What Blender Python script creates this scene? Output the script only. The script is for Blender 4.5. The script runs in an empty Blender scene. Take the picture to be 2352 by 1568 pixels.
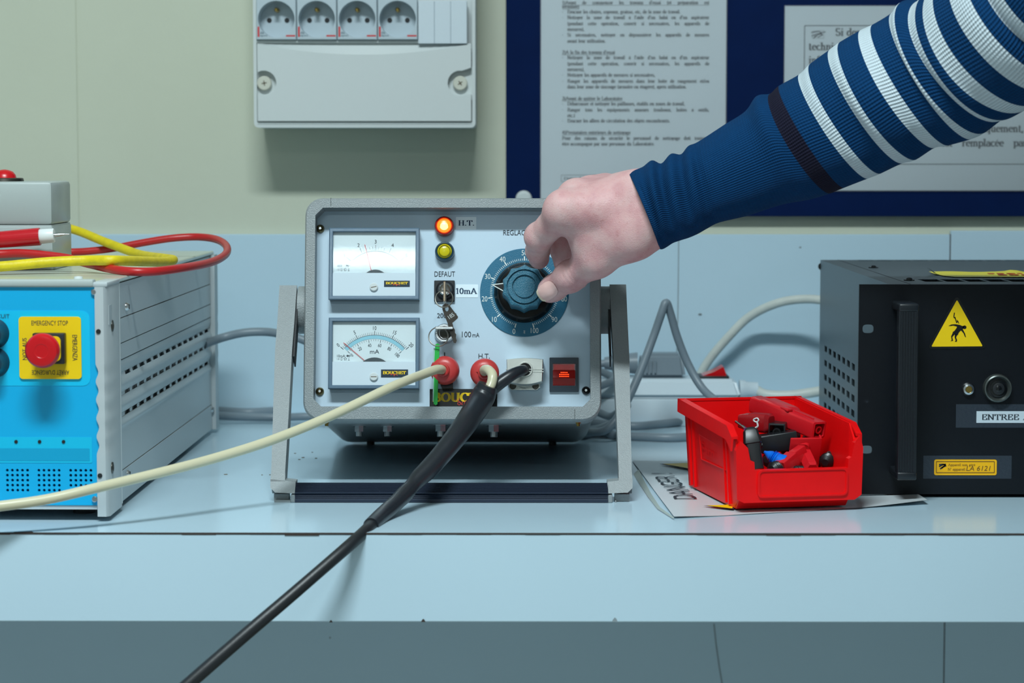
import bpy, bmesh, math, random
import numpy as np
from mathutils import Vector, Matrix, Euler
random.seed(7)
S = bpy.context.scene
COL = S.collection
R = math.radians

# ---------------------------------------------------------------- camera
FPX = 5350.0                       # focal length in pixels of the 2352 px wide frame
CAM = Vector((0, 0, 1.1918))
PITCH = math.atan(428 / FPX)       # horizon lies at pixel row 356
YAW = 31 / FPX                     # vanishing point of the depth lines at column 1207
cd = bpy.data.cameras.new('camera'); cam = bpy.data.objects.new('camera', cd); COL.objects.link(cam)
cd.sensor_width = 36; cd.lens = FPX / 2352 * 36
cam.location = CAM; cam.rotation_euler = (math.pi / 2 - PITCH, 0, YAW)
cd.clip_start = .05; cd.clip_end = 50
cd.dof.use_dof = True; cd.dof.focus_distance = 2.035; cd.dof.aperture_fstop = 9.0
S.camera = cam

# ---------------------------------------------------------------- world, light, exposure
wd = bpy.data.worlds.new('world'); S.world = wd; wd.use_nodes = True
wd.node_tree.nodes['Background'].inputs[0].default_value = (.8, .9, 1, 1)
wd.node_tree.nodes['Background'].inputs[1].default_value = 0.
S.view_settings.view_transform = 'Standard'; S.view_settings.look = 'None'
S.view_settings.exposure = 0.34; S.view_settings.gamma = 1.0
S.view_settings.use_curve_mapping = False
LAMP_COL = (.84, .97, 1.0)
LAMP_W = 40.0                      # watts of the lamp in front of the bench
LAMP_W_FAR = 14.0

# ---------------------------------------------------------------- pixel -> place
_cr = cam.rotation_euler.to_matrix()
RX, RU, RF = _cr @ Vector((1, 0, 0)), _cr @ Vector((0, 1, 0)), _cr @ Vector((0, 0, -1))
def ray(px, py): return RF * FPX + RX * (px - 1176) - RU * (py - 784)
def at_y(px, py, Y): d = ray(px, py); return CAM + d * ((Y - CAM.y) / d.y)
def at_z(px, py, Z): d = ray(px, py); return CAM + d * ((Z - CAM.z) / d.z)
class Fr:
    """a thing's own frame: local x right, y away from the viewer, z up"""
    def __init__(s, loc, rx=0., rz=0.):
        s.loc = Vector(loc); s.rx = rx; s.rz = rz
        s.M = Matrix.Translation(s.loc) @ Euler((rx, 0, rz)).to_matrix().to_4x4(); s.I = s.M.inverted()
    def p(s, px, py, y=0.):
        o = s.I @ CAM; d = s.I.to_3x3() @ ray(px, py); return o + d * ((y - o.y) / d.y)
    def px(s, px, py, y=0.): v = s.p(px, py, y); return v.x, v.z
    def rect(s, x0, y0, x1, y1, y=0.):
        a = s.p(x0, y0, y); b = s.p(x1, y1, y); return min(a.x, b.x), max(a.x, b.x), min(a.z, b.z), max(a.z, b.z)
WORLD = Fr((0, 0, 0))
def on_x(fr, px, py, x):
    """point of a thing's own plane x = const under a pixel"""
    o = fr.I @ CAM; d = fr.I.to_3x3() @ ray(px, py); return o + d * ((x - o.x) / d.x)
def on_z(fr, px, py, z):
    o = fr.I @ CAM; d = fr.I.to_3x3() @ ray(px, py); return o + d * ((z - o.z) / d.z)

# ---------------------------------------------------------------- materials
def lin(c):
    c = [v / 255. for v in c]
    return tuple([v / 12.92 if v <= .04045 else ((v + .055) / 1.055) ** 2.4 for v in c]) + (1.,)
_m = {}
def M(name, col=(200, 200, 200), rough=.5, metal=0., spec=.5, bump=0., bscale=300., var=0., vscale=8., coat=0., emit=0., ecol=None, sss=0., detail=3.):
    if name in _m: return _m[name]
    m = bpy.data.materials.new(name); m.use_nodes = True; nt = m.node_tree; b = nt.nodes['Principled BSDF']
    b.inputs['Base Color'].default_value = lin(col); b.inputs['Roughness'].default_value = rough
    b.inputs['Metallic'].default_value = metal; b.inputs['Specular IOR Level'].default_value = spec
    b.inputs['Coat Weight'].default_value = coat; b.inputs['Coat Roughness'].default_value = .08
    if sss: b.inputs['Subsurface Weight'].default_value = sss; b.inputs['Subsurface Radius'].default_value = (.006, .002, .001)
    if emit: b.inputs['Emission Color'].default_value = lin(ecol or col); b.inputs['Emission Strength'].default_value = emit
    tc = nt.nodes.new('ShaderNodeTexCoord')
    if bump:
        n = nt.nodes.new('ShaderNodeTexNoise'); n.inputs['Scale'].default_value = bscale; n.inputs['Detail'].default_value = detail
        bp = nt.nodes.new('ShaderNodeBump'); bp.inputs['Strength'].default_value = bump; bp.inputs['Distance'].default_value = .001
        nt.links.new(tc.outputs['Object'], n.inputs['Vector']); nt.links.new(n.outputs[0], bp.inputs['Height']); nt.links.new(bp.outputs[0], b.inputs['Normal'])
    if var:
        n = nt.nodes.new('ShaderNodeTexNoise'); n.inputs['Scale'].default_value = vscale; n.inputs['Detail'].default_value = 5
        cr = nt.nodes.new('ShaderNodeMapRange'); cr.inputs['From Min'].default_value = .3; cr.inputs['From Max'].default_value = .7
        cr.inputs['To Min'].default_value = 1 - var; cr.inputs['To Max'].default_value = 1 + var
        mx = nt.nodes.new('ShaderNodeVectorMath'); mx.operation = 'SCALE'; mx.inputs[0].default_value = lin(col)[:3]
        nt.links.new(tc.outputs['Object'], n.inputs['Vector']); nt.links.new(n.outputs[0], cr.inputs['Value'])
        nt.links.new(cr.outputs[0], mx.inputs['Scale']); nt.links.new(mx.outputs[0], b.inputs['Base Color'])
    _m[name] = m; return m
def M_clear(name, tint=(255, 255, 255), rough=.02, ior=1.45, base=0.):
    """thin clear sheet: see-through with a Fresnel gloss"""
    if name in _m: return _m[name]
    m = bpy.data.materials.new(name); m.use_nodes = True; nt = m.node_tree; nt.nodes.clear()
    o = nt.nodes.new('ShaderNodeOutputMaterial'); t = nt.nodes.new('ShaderNodeBsdfTransparent'); g = nt.nodes.new('ShaderNodeBsdfGlossy')
    f = nt.nodes.new('ShaderNodeFresnel'); mix = nt.nodes.new('ShaderNodeMixShader'); f.inputs['IOR'].default_value = ior
    t.inputs['Color'].default_value = lin(tint); g.inputs['Roughness'].default_value = rough
    nt.links.new(f.outputs[0], mix.inputs[0]); nt.links.new(t.outputs[0], mix.inputs[1]); nt.links.new(g.outputs[0], mix.inputs[2])
    last = mix
    if base:
        df = nt.nodes.new('ShaderNodeBsdfDiffuse'); df.inputs['Color'].default_value = lin((225, 232, 235)); m2 = nt.nodes.new('ShaderNodeMixShader')
        m2.inputs[0].default_value = base; nt.links.new(mix.outputs[0], m2.inputs[1]); nt.links.new(df.outputs[0], m2.inputs[2]); last = m2
    nt.links.new(last.outputs[0], o.inputs[0]); _m[name] = m; return m

# ---------------------------------------------------------------- mesh helpers (all add to a bmesh)
def BM(): return bmesh.new()
def box(bm, x0, x1, y0, y1, z0, z1, bev=0., seg=2):
    r = bmesh.ops.create_cube(bm, size=1); v = r['verts']
    for q in v: q.co = Vector(((x0 + x1) / 2 + q.co.x * (x1 - x0), (y0 + y1) / 2 + q.co.y * (y1 - y0), (z0 + z1) / 2 + q.co.z * (z1 - z0)))
    if bev:
        e = list({e for q in v for e in q.link_edges})
        bmesh.ops.bevel(bm, geom=e, offset=bev, segments=seg, affect='EDGES', profile=.5, clamp_overlap=True)
    return bm
def loft(bm, rings, closed=True, cap=True, mats=None):
    """rings: lists of points with equal count"""
    vr = [[bm.verts.new(p) for p in r] for r in rings]; n = len(rings[0])
    for i in range(len(vr) - 1):
        for j in range(n if closed else n - 1):
            f = bm.faces.new((vr[i][j], vr[i][(j + 1) % n], vr[i + 1][(j + 1) % n], vr[i + 1][j]))
            if mats: f.material_index = mats[i]
    if cap and closed:
        f = bm.faces.new(vr[0][::-1]); f2 = bm.faces.new(vr[-1])
        if mats: f.material_index = mats[0]; f2.material_index = mats[-1]
    return bm
def perp(t):
    u = Vector((0, 0, 1)) if abs(t.z) < .9 else Vector((1, 0, 0)); a = t.cross(u).normalized(); return a, t.cross(a).normalized()
def circ(c, a, b, r, n, ph=0.): return [c + a * (r * math.cos(2 * math.pi * k / n + ph)) + b * (r * math.sin(2 * math.pi * k / n + ph)) for k in range(n)]
def cyl(bm, p0, p1, r0, r1=None, n=24, cap=True):
    p0, p1 = Vector(p0), Vector(p1); a, b = perp((p1 - p0).normalized()); r1 = r0 if r1 is None else r1
    return loft(bm, [circ(p0, a, b, r0, n), circ(p1, a, b, r1, n)], cap=cap)
def lathe(bm, o, axis, prof, n=32, cap=True):
    """prof: (distance along axis, radius)"""
    o = Vector(o); t = Vector(axis).normalized(); a, b = perp(t)
    return loft(bm, [circ(o + t * d, a, b, max(r, 1e-5), n) for d, r in prof], cap=cap)
def disc(bm, x, z, r, y0, y1, n=28, bev=0.):
    """a disc lying in a panel, front at y0"""
    pr = [(0, r - bev), (bev, r), (y1 - y0, r)] if bev else [(0, r), (y1 - y0, r)]
    return lathe(bm, (x, y0, z), (0, 1, 0), pr, n)
def catmull(P, sub=8):
    P = [Vector(p) for p in P]; out = []
    for i in range(len(P) - 1):
        a = P[i - 1] if i else P[0] * 2 - P[1]; b, c = P[i], P[i + 1]; d = P[i + 2] if i + 2 < len(P) else P[-1] * 2 - P[-2]
        for k in range(sub):
            t = k / sub; out.append(.5 * ((2 * b) + (c - a) * t + (2 * a - 5 * b + 4 * c - d) * t * t + (3 * b - a - 3 * c + d) * t ** 3))
    out.append(P[-1]); return out
def tube(bm, pts, rad, n=14, sub=8, smooth=True):
    """rad: one radius or one for each given point"""
    if isinstance(rad, (int, float)): rad = [rad] * len(pts)
    Q = catmull([tuple(p) + (0,) if len(p) == 2 else p for p in pts], sub) if smooth else [Vector(p) for p in pts]
    RR = [v.x for v in catmull([(r, 0, 0) for r in rad], sub)] if smooth else rad
    T = [(Q[min(i + 1, len(Q) - 1)] - Q[max(i - 1, 0)]).normalized() for i in range(len(Q))]
    a, b = perp(T[0]); rings = []
    for i, q in enumerate(Q):
        a = (a - T[i] * a.dot(T[i])).normalized(); b = T[i].cross(a); rings.append(circ(q, a, b, RR[i], n))
    return loft(bm, rings)
def prism(bm, pts, y0, y1):
    """polygon in the xz plane pushed from y0 to y1"""
    return loft(bm, [[Vector((x, y0, z)) for x, z in pts], [Vector((x, y1, z)) for x, z in pts]])
def prism_h(bm, pts, z0, z1):
    return loft(bm, [[Vector((x, y, z0)) for x, y in pts], [Vector((x, y, z1)) for x, y in pts]])
def rrect(x0, x1, z0, z1, r, seg=5):
    P = []
    for cx, cz, a0 in ((x1 - r, z1 - r, 0), (x0 + r, z1 - r, 90), (x0 + r, z0 + r, 180), (x1 - r, z0 + r, 270)):
        for k in range(seg + 1): a = R(a0 + 90 * k / seg); P.append((cx + r * math.cos(a), cz + r * math.sin(a)))
    return P
def ringplate(bm, outer, inner, y0, y1):
    """flat frame between two loops of equal point count"""
    A = [[Vector((x, y, z)) for x, z in L] for L, y in ((outer, y0), (inner, y0), (inner, y1), (outer, y1), (outer, y0))]
    vr = [[bm.verts.new(p) for p in r] for r in A[:4]]; vr.append(vr[0]); n = len(outer)
    for i in range(4):
        for j in range(n): bm.faces.new((vr[i][j], vr[i][(j + 1) % n], vr[i + 1][(j + 1) % n], vr[i + 1][j]))
    return bm
def grid_panel(bm, xs, zs, holes, y0, y1):
    """plate with rectangular holes; holes = set of (i, j) cells left open"""
    V = {}
    def v(i, j, k):
        if (i, j, k) not in V: V[(i, j, k)] = bm.verts.new((xs[i], (y0, y1)[k], zs[j]))
        return V[(i, j, k)]
    nx, nz = len(xs) - 1, len(zs) - 1
    solid = lambda i, j: 0 <= i < nx and 0 <= j < nz and (i, j) not in holes
    for i in range(nx):
        for j in range(nz):
            if not solid(i, j): continue
            bm.faces.new((v(i, j, 0), v(i + 1, j, 0), v(i + 1, j + 1, 0), v(i, j + 1, 0)))
            bm.faces.new((v(i, j, 1), v(i, j + 1, 1), v(i + 1, j + 1, 1), v(i + 1, j, 1)))
            for di, dj, a, b in ((-1, 0, (i, j), (i, j + 1)), (1, 0, (i + 1, j + 1), (i + 1, j)), (0, -1, (i + 1, j), (i, j)), (0, 1, (i, j + 1), (i + 1, j + 1))):
                if not solid(i + di, j + dj): bm.faces.new((v(*a, 0), v(*b, 0), v(*b, 1), v(*a, 1)))
    return bm
def hole_cell(bm, x0, x1, z0, z1, y0, y1, rx, rz, p=2., n=24):
    """one cell of a plate pierced by a real round (p = 2) or rounded-oblong hole"""
    cx, cz, hx, hz = (x0 + x1) / 2, (z0 + z1) / 2, (x1 - x0) / 2, (z1 - z0) / 2; A, B = [], []
    for k in range(n):
        a = 2 * math.pi * (k + .5) / n if n % 8 else 2 * math.pi * k / n; c, s = math.cos(a), math.sin(a); m = max(abs(c), abs(s)); A.append((cx + hx * c / m, cz + hz * s / m))
        B.append((cx + rx * math.copysign(abs(c) ** (2 / p), c), cz + rz * math.copysign(abs(s) ** (2 / p), s)))
    return loft(bm, [[Vector((x, y, z)) for x, z in L] for L, y in ((A, y1), (A, y0), (B, y0), (B, y1))], cap=False)
def xf(bm, Mx):
    bmesh.ops.transform(bm, matrix=Mx, verts=bm.verts); return bm

# ---------------------------------------------------------------- objects
def obj(name, bm, mat, parent=None, smooth=35, label=None, world=None):
    """link a bmesh as one mesh object; world = Fr of the parent when the bmesh is in world space"""
    if world is not None: xf(bm, world.I)
    bmesh.ops.recalc_face_normals(bm, faces=bm.faces)
    me = bpy.data.meshes.new(name); bm.to_mesh(me); bm.free()
    for x in (mat if isinstance(mat, (list, tuple)) else [mat]): me.materials.append(x)
    if smooth:
        me.polygons.foreach_set('use_smooth', [True] * len(me.polygons))
        if smooth < 180: me.set_sharp_from_angle(angle=R(smooth))
    o = bpy.data.objects.new(name, me); COL.objects.link(o)
    if parent is not None: o.parent = parent
    if label: o['label'] = label
    return o
def thing(name, label, cat, fr, group=None):
    o = bpy.data.objects.new(name, None); COL.objects.link(o); o.empty_display_size = .03
    o.location = fr.loc; o.rotation_euler = (fr.rx, 0, fr.rz); o['label'] = label; o['category'] = cat
    if group: o['group'] = group
    return o
def tag(o, label, cat, group=None):
    o['label'] = label; o['category'] = cat
    if group: o['group'] = group
    return o
def struct(name, bm, mat, parent=None, smooth=35):
    o = obj(name, bm, mat, parent, smooth)
    if parent is None: o['kind'] = 'structure'
    return o

# ---------------------------------------------------------------- lettering
def _sans(s):
    cu = bpy.data.curves.new('t', 'FONT'); cu.body = s; cu.resolution_u = 3; o = bpy.data.objects.new('t', cu)
    me = bpy.data.meshes.new_from_object(o); vs = [(v.co.x, v.co.y) for v in me.vertices]; fs = [tuple(p.vertices) for p in me.polygons]
    bpy.data.objects.remove(o); bpy.data.curves.remove(cu); bpy.data.meshes.remove(me); return vs, fs
def arc(cx, cy, rx, ry, a0, a1, n=9): return [(cx + rx * math.cos(R(a0 + (a1 - a0) * k / n)), cy + ry * math.sin(R(a0 + (a1 - a0) * k / n))) for k in range(n + 1)]
X_ = .64
def _stem(x, h=1.): return [(x, 0), (x, h)]
_bowl = lambda cx, r=.21: arc(cx, X_ / 2, r, X_ / 2, 0, 360, 14)
SER = {  # glyph: (advance, strokes, serif points)
 'A': (.8, [[(.1, 0), (.4, 1)], [(.4, 1), (.72, 0)], [(.2, .34), (.6, .34)]], [(.1, 0), (.72, 0)]),
 'B': (.74, [_stem(.18), [(.18, 1), (.4, 1)] + arc(.4, .76, .2, .24, 90, -90) + [(.18, .52)], [(.4, .52)] + arc(.42, .26, .24, .26, 90, -90) + [(.18, 0)]], [(.16, 0), (.16, 1)]),
 'C': (.78, [arc(.42, .5, .34, .5, 42, 318, 14), [(.68, .7), (.68, .98)]], []),
 'D': (.8, [_stem(.18), [(.18, 1), (.36, 1)] + arc(.36, .5, .36, .5, 90, -90) + [(.18, 0)]], [(.16, 0), (.16, 1)]),
 'E': (.7, [_stem(.18), [(.1, 1), (.58, 1), (.6, .76)], [(.18, .52), (.46, .52), (.46, .62)], [(.1, 0), (.6, 0), (.64, .26)]], []),
 'F': (.64, [_stem(.18), [(.1, 1), (.56, 1), (.58, .76)], [(.18, .52), (.46, .52)]], [(.18, 0)]),
 'G': (.82, [arc(.42, .5, .34, .5, 42, 300, 14), [(.7, 0), (.7, .42)]], [(.68, .42)]),
 'H': (.84, [_stem(.18), _stem(.66), [(.18, .52), (.66, .52)]], [(.18, 0), (.18, 1), (.66, 0), (.66, 1)]),
 'I': (.4, [_stem(.2)], [(.2, 0), (.2, 1)]),
 'L': (.66, [_stem(.18), [(.1, 0), (.58, 0), (.6, .26)]], [(.18, 1)]),
 'M': (.95, [_stem(.15), [(.15, 1), (.48, .1)], [(.48, .1), (.8, 1)], _stem(.8)], [(.15, 0), (.12, 1), (.8, 0), (.83, 1)]),
 'N': (.84, [_stem(.16), [(.16, 1), (.68, 0)], _stem(.68)], [(.16, 0), (.12, 1), (.68, 1)]),
 'O': (.84, [arc(.42, .5, .33, .5, 0, 360, 18)], []),
 'P': (.7, [_stem(.18), [(.18, 1), (.4, 1)] + arc(.4, .73, .22, .27, 90, -90) + [(.18, .46)]], [(.18, 0), (.16, 1)]),
 'R': (.78, [_stem(.18), [(.18, 1), (.4, 1)] + arc(.4, .75, .2, .25, 90, -90) + [(.18, .5)], [(.4, .5), (.7, 0)]], [(.18, 0), (.16, 1), (.72, 0)]),
 'S': (.64, [arc(.32, .74, .2, .26, 30, 270, 10) + arc(.32, .26, .22, .26, 90, -160, 10)], []),
 'T': (.74, [_stem(.37), [(.06, .76), (.08, 1), (.66, 1), (.68, .76)]], [(.37, 0)]),
 'U': (.84, [[(.18, 1), (.18, .3)] + arc(.42, .3, .24, .3, 180, 360) + [(.66, 1)]], [(.18, 1), (.66, 1)]),
 'V': (.8, [[(.1, 1), (.4, 0)], [(.4, 0), (.7, 1)]], [(.1, 1), (.7, 1)]),
 'a': (.52, [arc(.26, .46, .16, .18, 160, 0, 6) + [(.42, 0)], arc(.24, .19, .16, .19, 90, 330, 9) + [(.42, .14)], [(.24, .38), (.42, .4)]], []),
 'b': (.56, [_stem(.14), _bowl(.32, .19)], [(.1, 1)]), 'c': (.48, [arc(.28, .32, .2, .32, 50, 315, 11)], []),
 'd': (.58, [_stem(.44), _bowl(.26, .19)], [(.4, 1), (.48, 0)]), 'e': (.5, [[(.08, .36), (.44, .36)] + arc(.27, .33, .19, .31, 8, 315, 12)], []),
 'f': (.38, [[(.16, 0), (.16, .8)] + arc(.28, .8, .12, .2, 180, 50, 6), [(.04, X_), (.32, X_)]], [(.16, 0)]),
 'g': (.54, [arc(.25, .42, .16, .22, 0, 360, 12), [(.4, .62), (.48, .62)], arc(.26, -.12, .2, .15, 110, 430, 12), [(.16, .24), (.2, .06), (.38, .02)]], []),
 'h': (.6, [_stem(.15), [(.15, .4)] + arc(.3, .42, .15, .22, 160, 0, 7) + [(.45, 0)]], [(.15, 0), (.11, 1), (.45, 0)]),
 'i': (.3, [_stem(.15, X_), [(.15, .86), (.15, .96)]], [(.15, 0), (.11, X_)]), 'j': (.3, [[(.15, X_), (.15, -.15), (.04, -.25)], [(.15, .86), (.15, .96)]], []),
 'l': (.3, [_stem(.15)], [(.15, 0), (.11, 1)]),
 'm': (.9, [_stem(.15, X_), [(.15, .4)] + arc(.3, .42, .15, .22, 160, 0, 7) + [(.45, 0)], [(.45, .4)] + arc(.6, .42, .15, .22, 160, 0, 7) + [(.75, 0)]], [(.15, 0), (.11, X_), (.45, 0), (.75, 0)]),
 'n': (.6, [_stem(.15, X_), [(.15, .4)] + arc(.3, .42, .15, .22, 160, 0, 7) + [(.45, 0)]], [(.15, 0), (.11, X_), (.45, 0)]),
 'o': (.54, [_bowl(.27)], []), 'p': (.58, [[(.14, -.26), (.14, X_)], _bowl(.33, .19)], [(.14, -.26), (.1, X_)]),
 'q': (.58, [[(.44, -.26), (.44, X_)], _bowl(.26, .19)], [(.44, -.26)]), 'r': (.42, [_stem(.14, X_), [(.14, .4)] + arc(.3, .44, .14, .2, 160, 50, 5)], [(.14, 0), (.1, X_)]),
 's': (.44, [arc(.22, .48, .13, .16, 30, 270, 8) + arc(.22, .16, .15, .16, 90, -160, 8)], []), 't': (.36, [[(.15, .85), (.15, .12)] + arc(.25, .12, .1, .12, 180, 320, 5), [(.04, X_), (.3, X_)]], []),
 'u': (.6, [[(.15, X_), (.15, .2)] + arc(.3, .2, .15, .2, 180, 350, 7), _stem(.45, X_)], [(.11, X_), (.41, X_), (.5, 0)]),
 'v': (.52, [[(.08, X_), (.26, 0)], [(.26, 0), (.44, X_)]], [(.08, X_), (.44, X_)]), 'x': (.52, [[(.08, X_), (.44, 0)], [(.44, X_), (.08, 0)]], [(.08, 0), (.44, 0), (.08, X_), (.44, X_)]),
 'y': (.52, [[(.08, X_), (.26, 0)], [(.44, X_), (.2, -.2), (.06, -.24)]], [(.08, X_), (.44, X_)]), 'z': (.48, [[(.08, .5), (.08, X_), (.4, X_)], [(.4, X_), (.08, 0)], [(.08, 0), (.42, 0), (.42, .14)]], []),
 '0': (.6, [arc(.3, .5, .2, .5, 0, 360, 16)], []), '1': (.5, [[(.12, .84), (.27, 1), (.27, 0)]], [(.27, 0)]), '2': (.58, [arc(.28, .74, .19, .26, 160, -30, 8) + [(.08, 0), (.5, 0)]], []),
 '3': (.56, [arc(.26, .75, .17, .25, 150, -80, 8) + arc(.26, .26, .2, .26, 80, -160, 9)], []), '4': (.58, [[(.4, 0), (.4, 1)], [(.4, 1), (.06, .3), (.54, .3)]], [(.4, 0)]),
 '.': (.28, [[(.13, 0), (.13, .1)]], []), ',': (.28, [[(.14, .1), (.1, -.14)]], []), "'": (.24, [[(.13, 1), (.1, .72)]], []), '-': (.4, [[(.06, .32), (.3, .32)]], []),
 '(': (.36, [arc(.36, .4, .22, .6, 120, 240, 7)], []), ')': (.36, [arc(0, .4, .22, .6, 60, -60, 7)], []), '/': (.4, [[(.04, -.1), (.34, 1.05)]], []), ' ': (.36, [], []),
}
ACC = {'é': 'e/', 'è': 'e\\', 'ê': 'e^', 'à': 'a\\', 'î': 'i^'}
def serif(s, thick=.15, thin=.06):
    """bold book face drawn stroke by stroke"""
    vs, fs = [], []
    def quad(p, q, w):
        dx, dy = q[0] - p[0], q[1] - p[1]; L = math.hypot(dx, dy) or 1; nx, ny = -dy / L * w / 2, dx / L * w / 2; ex, ey = dx / L * w * .15, dy / L * w * .15; b = len(vs)
        vs.extend([(p[0] + nx - ex, p[1] + ny - ey), (p[0] - nx - ex, p[1] - ny - ey), (q[0] - nx + ex, q[1] - ny + ey), (q[0] + nx + ex, q[1] + ny + ey)]); fs.append((b, b + 1, b + 2, b + 3))
    x = 0.
    for ch in s:
        acc = ''
        if ch in ACC: ch, acc = ACC[ch]
        adv, st, sf = SER.get(ch, SER['o'])
        for P in st:
            for p, q in zip(P, P[1:]):
                L = math.hypot(q[0] - p[0], q[1] - p[1]) or 1; w = thin + (thick - thin) * abs(q[1] - p[1]) / L
                quad((x + p[0], p[1]), (x + q[0], q[1]), w)
        for a, b in sf: quad((x + a - .13, b), (x + a + .13, b), thin)
        if acc == '/': quad((x + .2, .74), (x + .34, .92), .07)
        if acc == '\\': quad((x + .34, .74), (x + .2, .92), .07)
        if acc == '^': quad((x + .16, .76), (x + .26, .9), .06); quad((x + .36, .76), (x + .26, .9), .06)
        x += adv
    return vs, fs, x
def put(bm, vs, fs, fn):
    V = [bm.verts.new(fn(x, y)) for x, y in vs]
    if len(vs) == 4 * len(fs):                     # overlapping strokes lie a hair's breadth apart
        for k, v in enumerate(V): v.co.y -= (k // 4 % 9) * 1.2e-5
    for f in fs:
        try: bm.faces.new([V[i] for i in f])
        except ValueError: pass
def text_fit(bm, s, x0, x1, z0, z1, y, rot=0, font='sans', thick=.15, thin=.06, ital=0.):
    """lettering stretched to a rectangle of the panel, turned by rot (0/90/180/270 degrees)"""
    vs, fs = (_sans(s) if font == 'sans' else serif(s, thick, thin)[:2])
    if ital: vs = [(a + b * ital, b) for a, b in vs]
    ax, bx = min(v[0] for v in vs), max(v[0] for v in vs); az, bz = min(v[1] for v in vs), max(v[1] for v in vs)
    cx, cz = (x0 + x1) / 2, (z0 + z1) / 2; w, h = x1 - x0, z1 - z0
    if rot in (90, 270): w, h = h, w
    c, sn = math.cos(R(rot)), math.sin(R(rot))
    def fn(u, v):
        u = ((u - ax) / max(bx - ax, 1e-6) - .5) * w; v = ((v - az) / max(bz - az, 1e-6) - .5) * h
        return (cx + u * c - v * sn, y, cz + u * sn + v * c)
    put(bm, vs, fs, fn); return bm
def text_at(bm, s, x, z, h, y, font='sans', rot=0., cx=True, sx=1., thick=.15, thin=.06):
    """lettering of cap height h centred on (x, z), turned by any angle"""
    vs, fs = (_sans(s) if font == 'sans' else serif(s, thick, thin)[:2])
    k = h / (.72 if font == 'sans' else 1.); ax, bx = min(v[0] for v in vs), max(v[0] for v in vs); ox = (ax + bx) / 2 if cx else ax
    oz = (.36 if font == 'sans' else .5); c, sn = math.cos(R(rot)), math.sin(R(rot))
    def fn(u, v): u = (u - ox) * k * sx; v = (v - oz) * k; return (x + u * c - v * sn, y, z + u * sn + v * c)
    put(bm, vs, fs, fn); return bm
def stroke(bm, pts, w, y):
    """a drawn line in the panel plane"""
    for p, q in zip(pts, pts[1:]):
        dx, dz = q[0] - p[0], q[1] - p[1]; L = math.hypot(dx, dz) or 1; nx, nz = -dz / L * w / 2, dx / L * w / 2
        V = [bm.verts.new((a, y, b)) for a, b in ((p[0] + nx, p[1] + nz), (p[0] - nx, p[1] - nz), (q[0] - nx, q[1] - nz), (q[0] + nx, q[1] + nz))]; bm.faces.new(V)
    return bm
def flat(bm, pts, y): bm.faces.new([bm.verts.new((x, y, z)) for x, z in pts]); return bm
# ---------------------------------------------------------------- palette
m_wall = M('wall_paint', (203, 207, 188), .75, bump=.35, bscale=55, var=.03, vscale=3, detail=6)
m_lam = M('white_laminate', (192, 218, 232), .17, spec=.5, bump=.015, bscale=14, var=.03, vscale=5)
m_lamv = M('laminate_panel', (192, 218, 232), .34, spec=.4, bump=.02, bscale=9, var=.015, vscale=3)
m_fascia = M('laminate_front', (192, 218, 232), .4, spec=.3, var=.015, vscale=4)
m_dkline = M('edge_board', (58, 48, 44), .8)
m_grey = M('grey_hammer_paint', (140, 147, 149), .38, bump=.55, bscale=900, var=.04, vscale=300)
m_alu = M('brushed_white_panel', (190, 211, 226), .42, metal=.15, bump=.04, bscale=1500)
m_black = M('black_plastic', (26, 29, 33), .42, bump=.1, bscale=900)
m_blackgl = M('black_gloss', (14, 16, 18), .2)
m_ink = M('ink', (34, 44, 54), .6)
m_steel = M('steel', (200, 203, 205), .22, metal=1.)
m_dsteel = M('dark_steel', (92, 90, 84), .35, metal=1.)
m_brass = M('brass', (180, 150, 80), .3, metal=1.)
m_white = M('white_plastic', (214, 222, 224), .4)
m_offw = M('cream_plastic', (206, 213, 213), .45)
m_paper = M('paper', (208, 220, 226), .7)
m_print = M('print_black', (38, 46, 56), .8)
m_red = M('red_plastic', (196, 18, 22), .36, var=.05, vscale=60)
m_redb = M('red_button', (200, 10, 22), .3)
m_yel = M('yellow_print', (245, 205, 0), .45)
m_amber = M('amber_label', (250, 185, 0), .45)
m_hole = M('dark_hole', (10, 9, 10), .9)
m_navy = M('board_blue', (0, 27, 74), .8, spec=.15, bump=.1, bscale=600, var=.06, vscale=30)
m_roomw = M('room_wall', (238, 242, 242), .8)

# ---------------------------------------------------------------- places of the main planes
WALL_Y, SPL_Y, BZ = 2.612, 2.602, .9
BF = at_z(1176, 1223, BZ).y                 # bench front edge
SPL_Z = at_y(700, 538, SPL_Y).z             # top of the back panel

# ---------------------------------------------------------------- room shell
struct('floor', box(BM(), -2.6, 2.6, -4.6, 2.7, -.05, 0), M('floor_lino', (190, 192, 188), .5, var=.04))
struct('ceiling', box(BM(), -2.6, 2.6, -4.6, 2.7, 2.75, 2.8), m_roomw)
struct('wall_back', box(BM(), -2.6, 2.6, WALL_Y, WALL_Y + .08, 0, 2.75), m_wall)
struct('wall_left', box(BM(), -2.68, -2.6, -4.6, 2.7, 0, 2.75), m_roomw)
struct('wall_right', box(BM(), 2.6, 2.68, -4.6, 2.7, 0, 2.75), m_roomw)
struct('wall_front', box(BM(), -2.6, 2.6, -4.68, -4.6, 0, 2.75), m_roomw)
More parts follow.
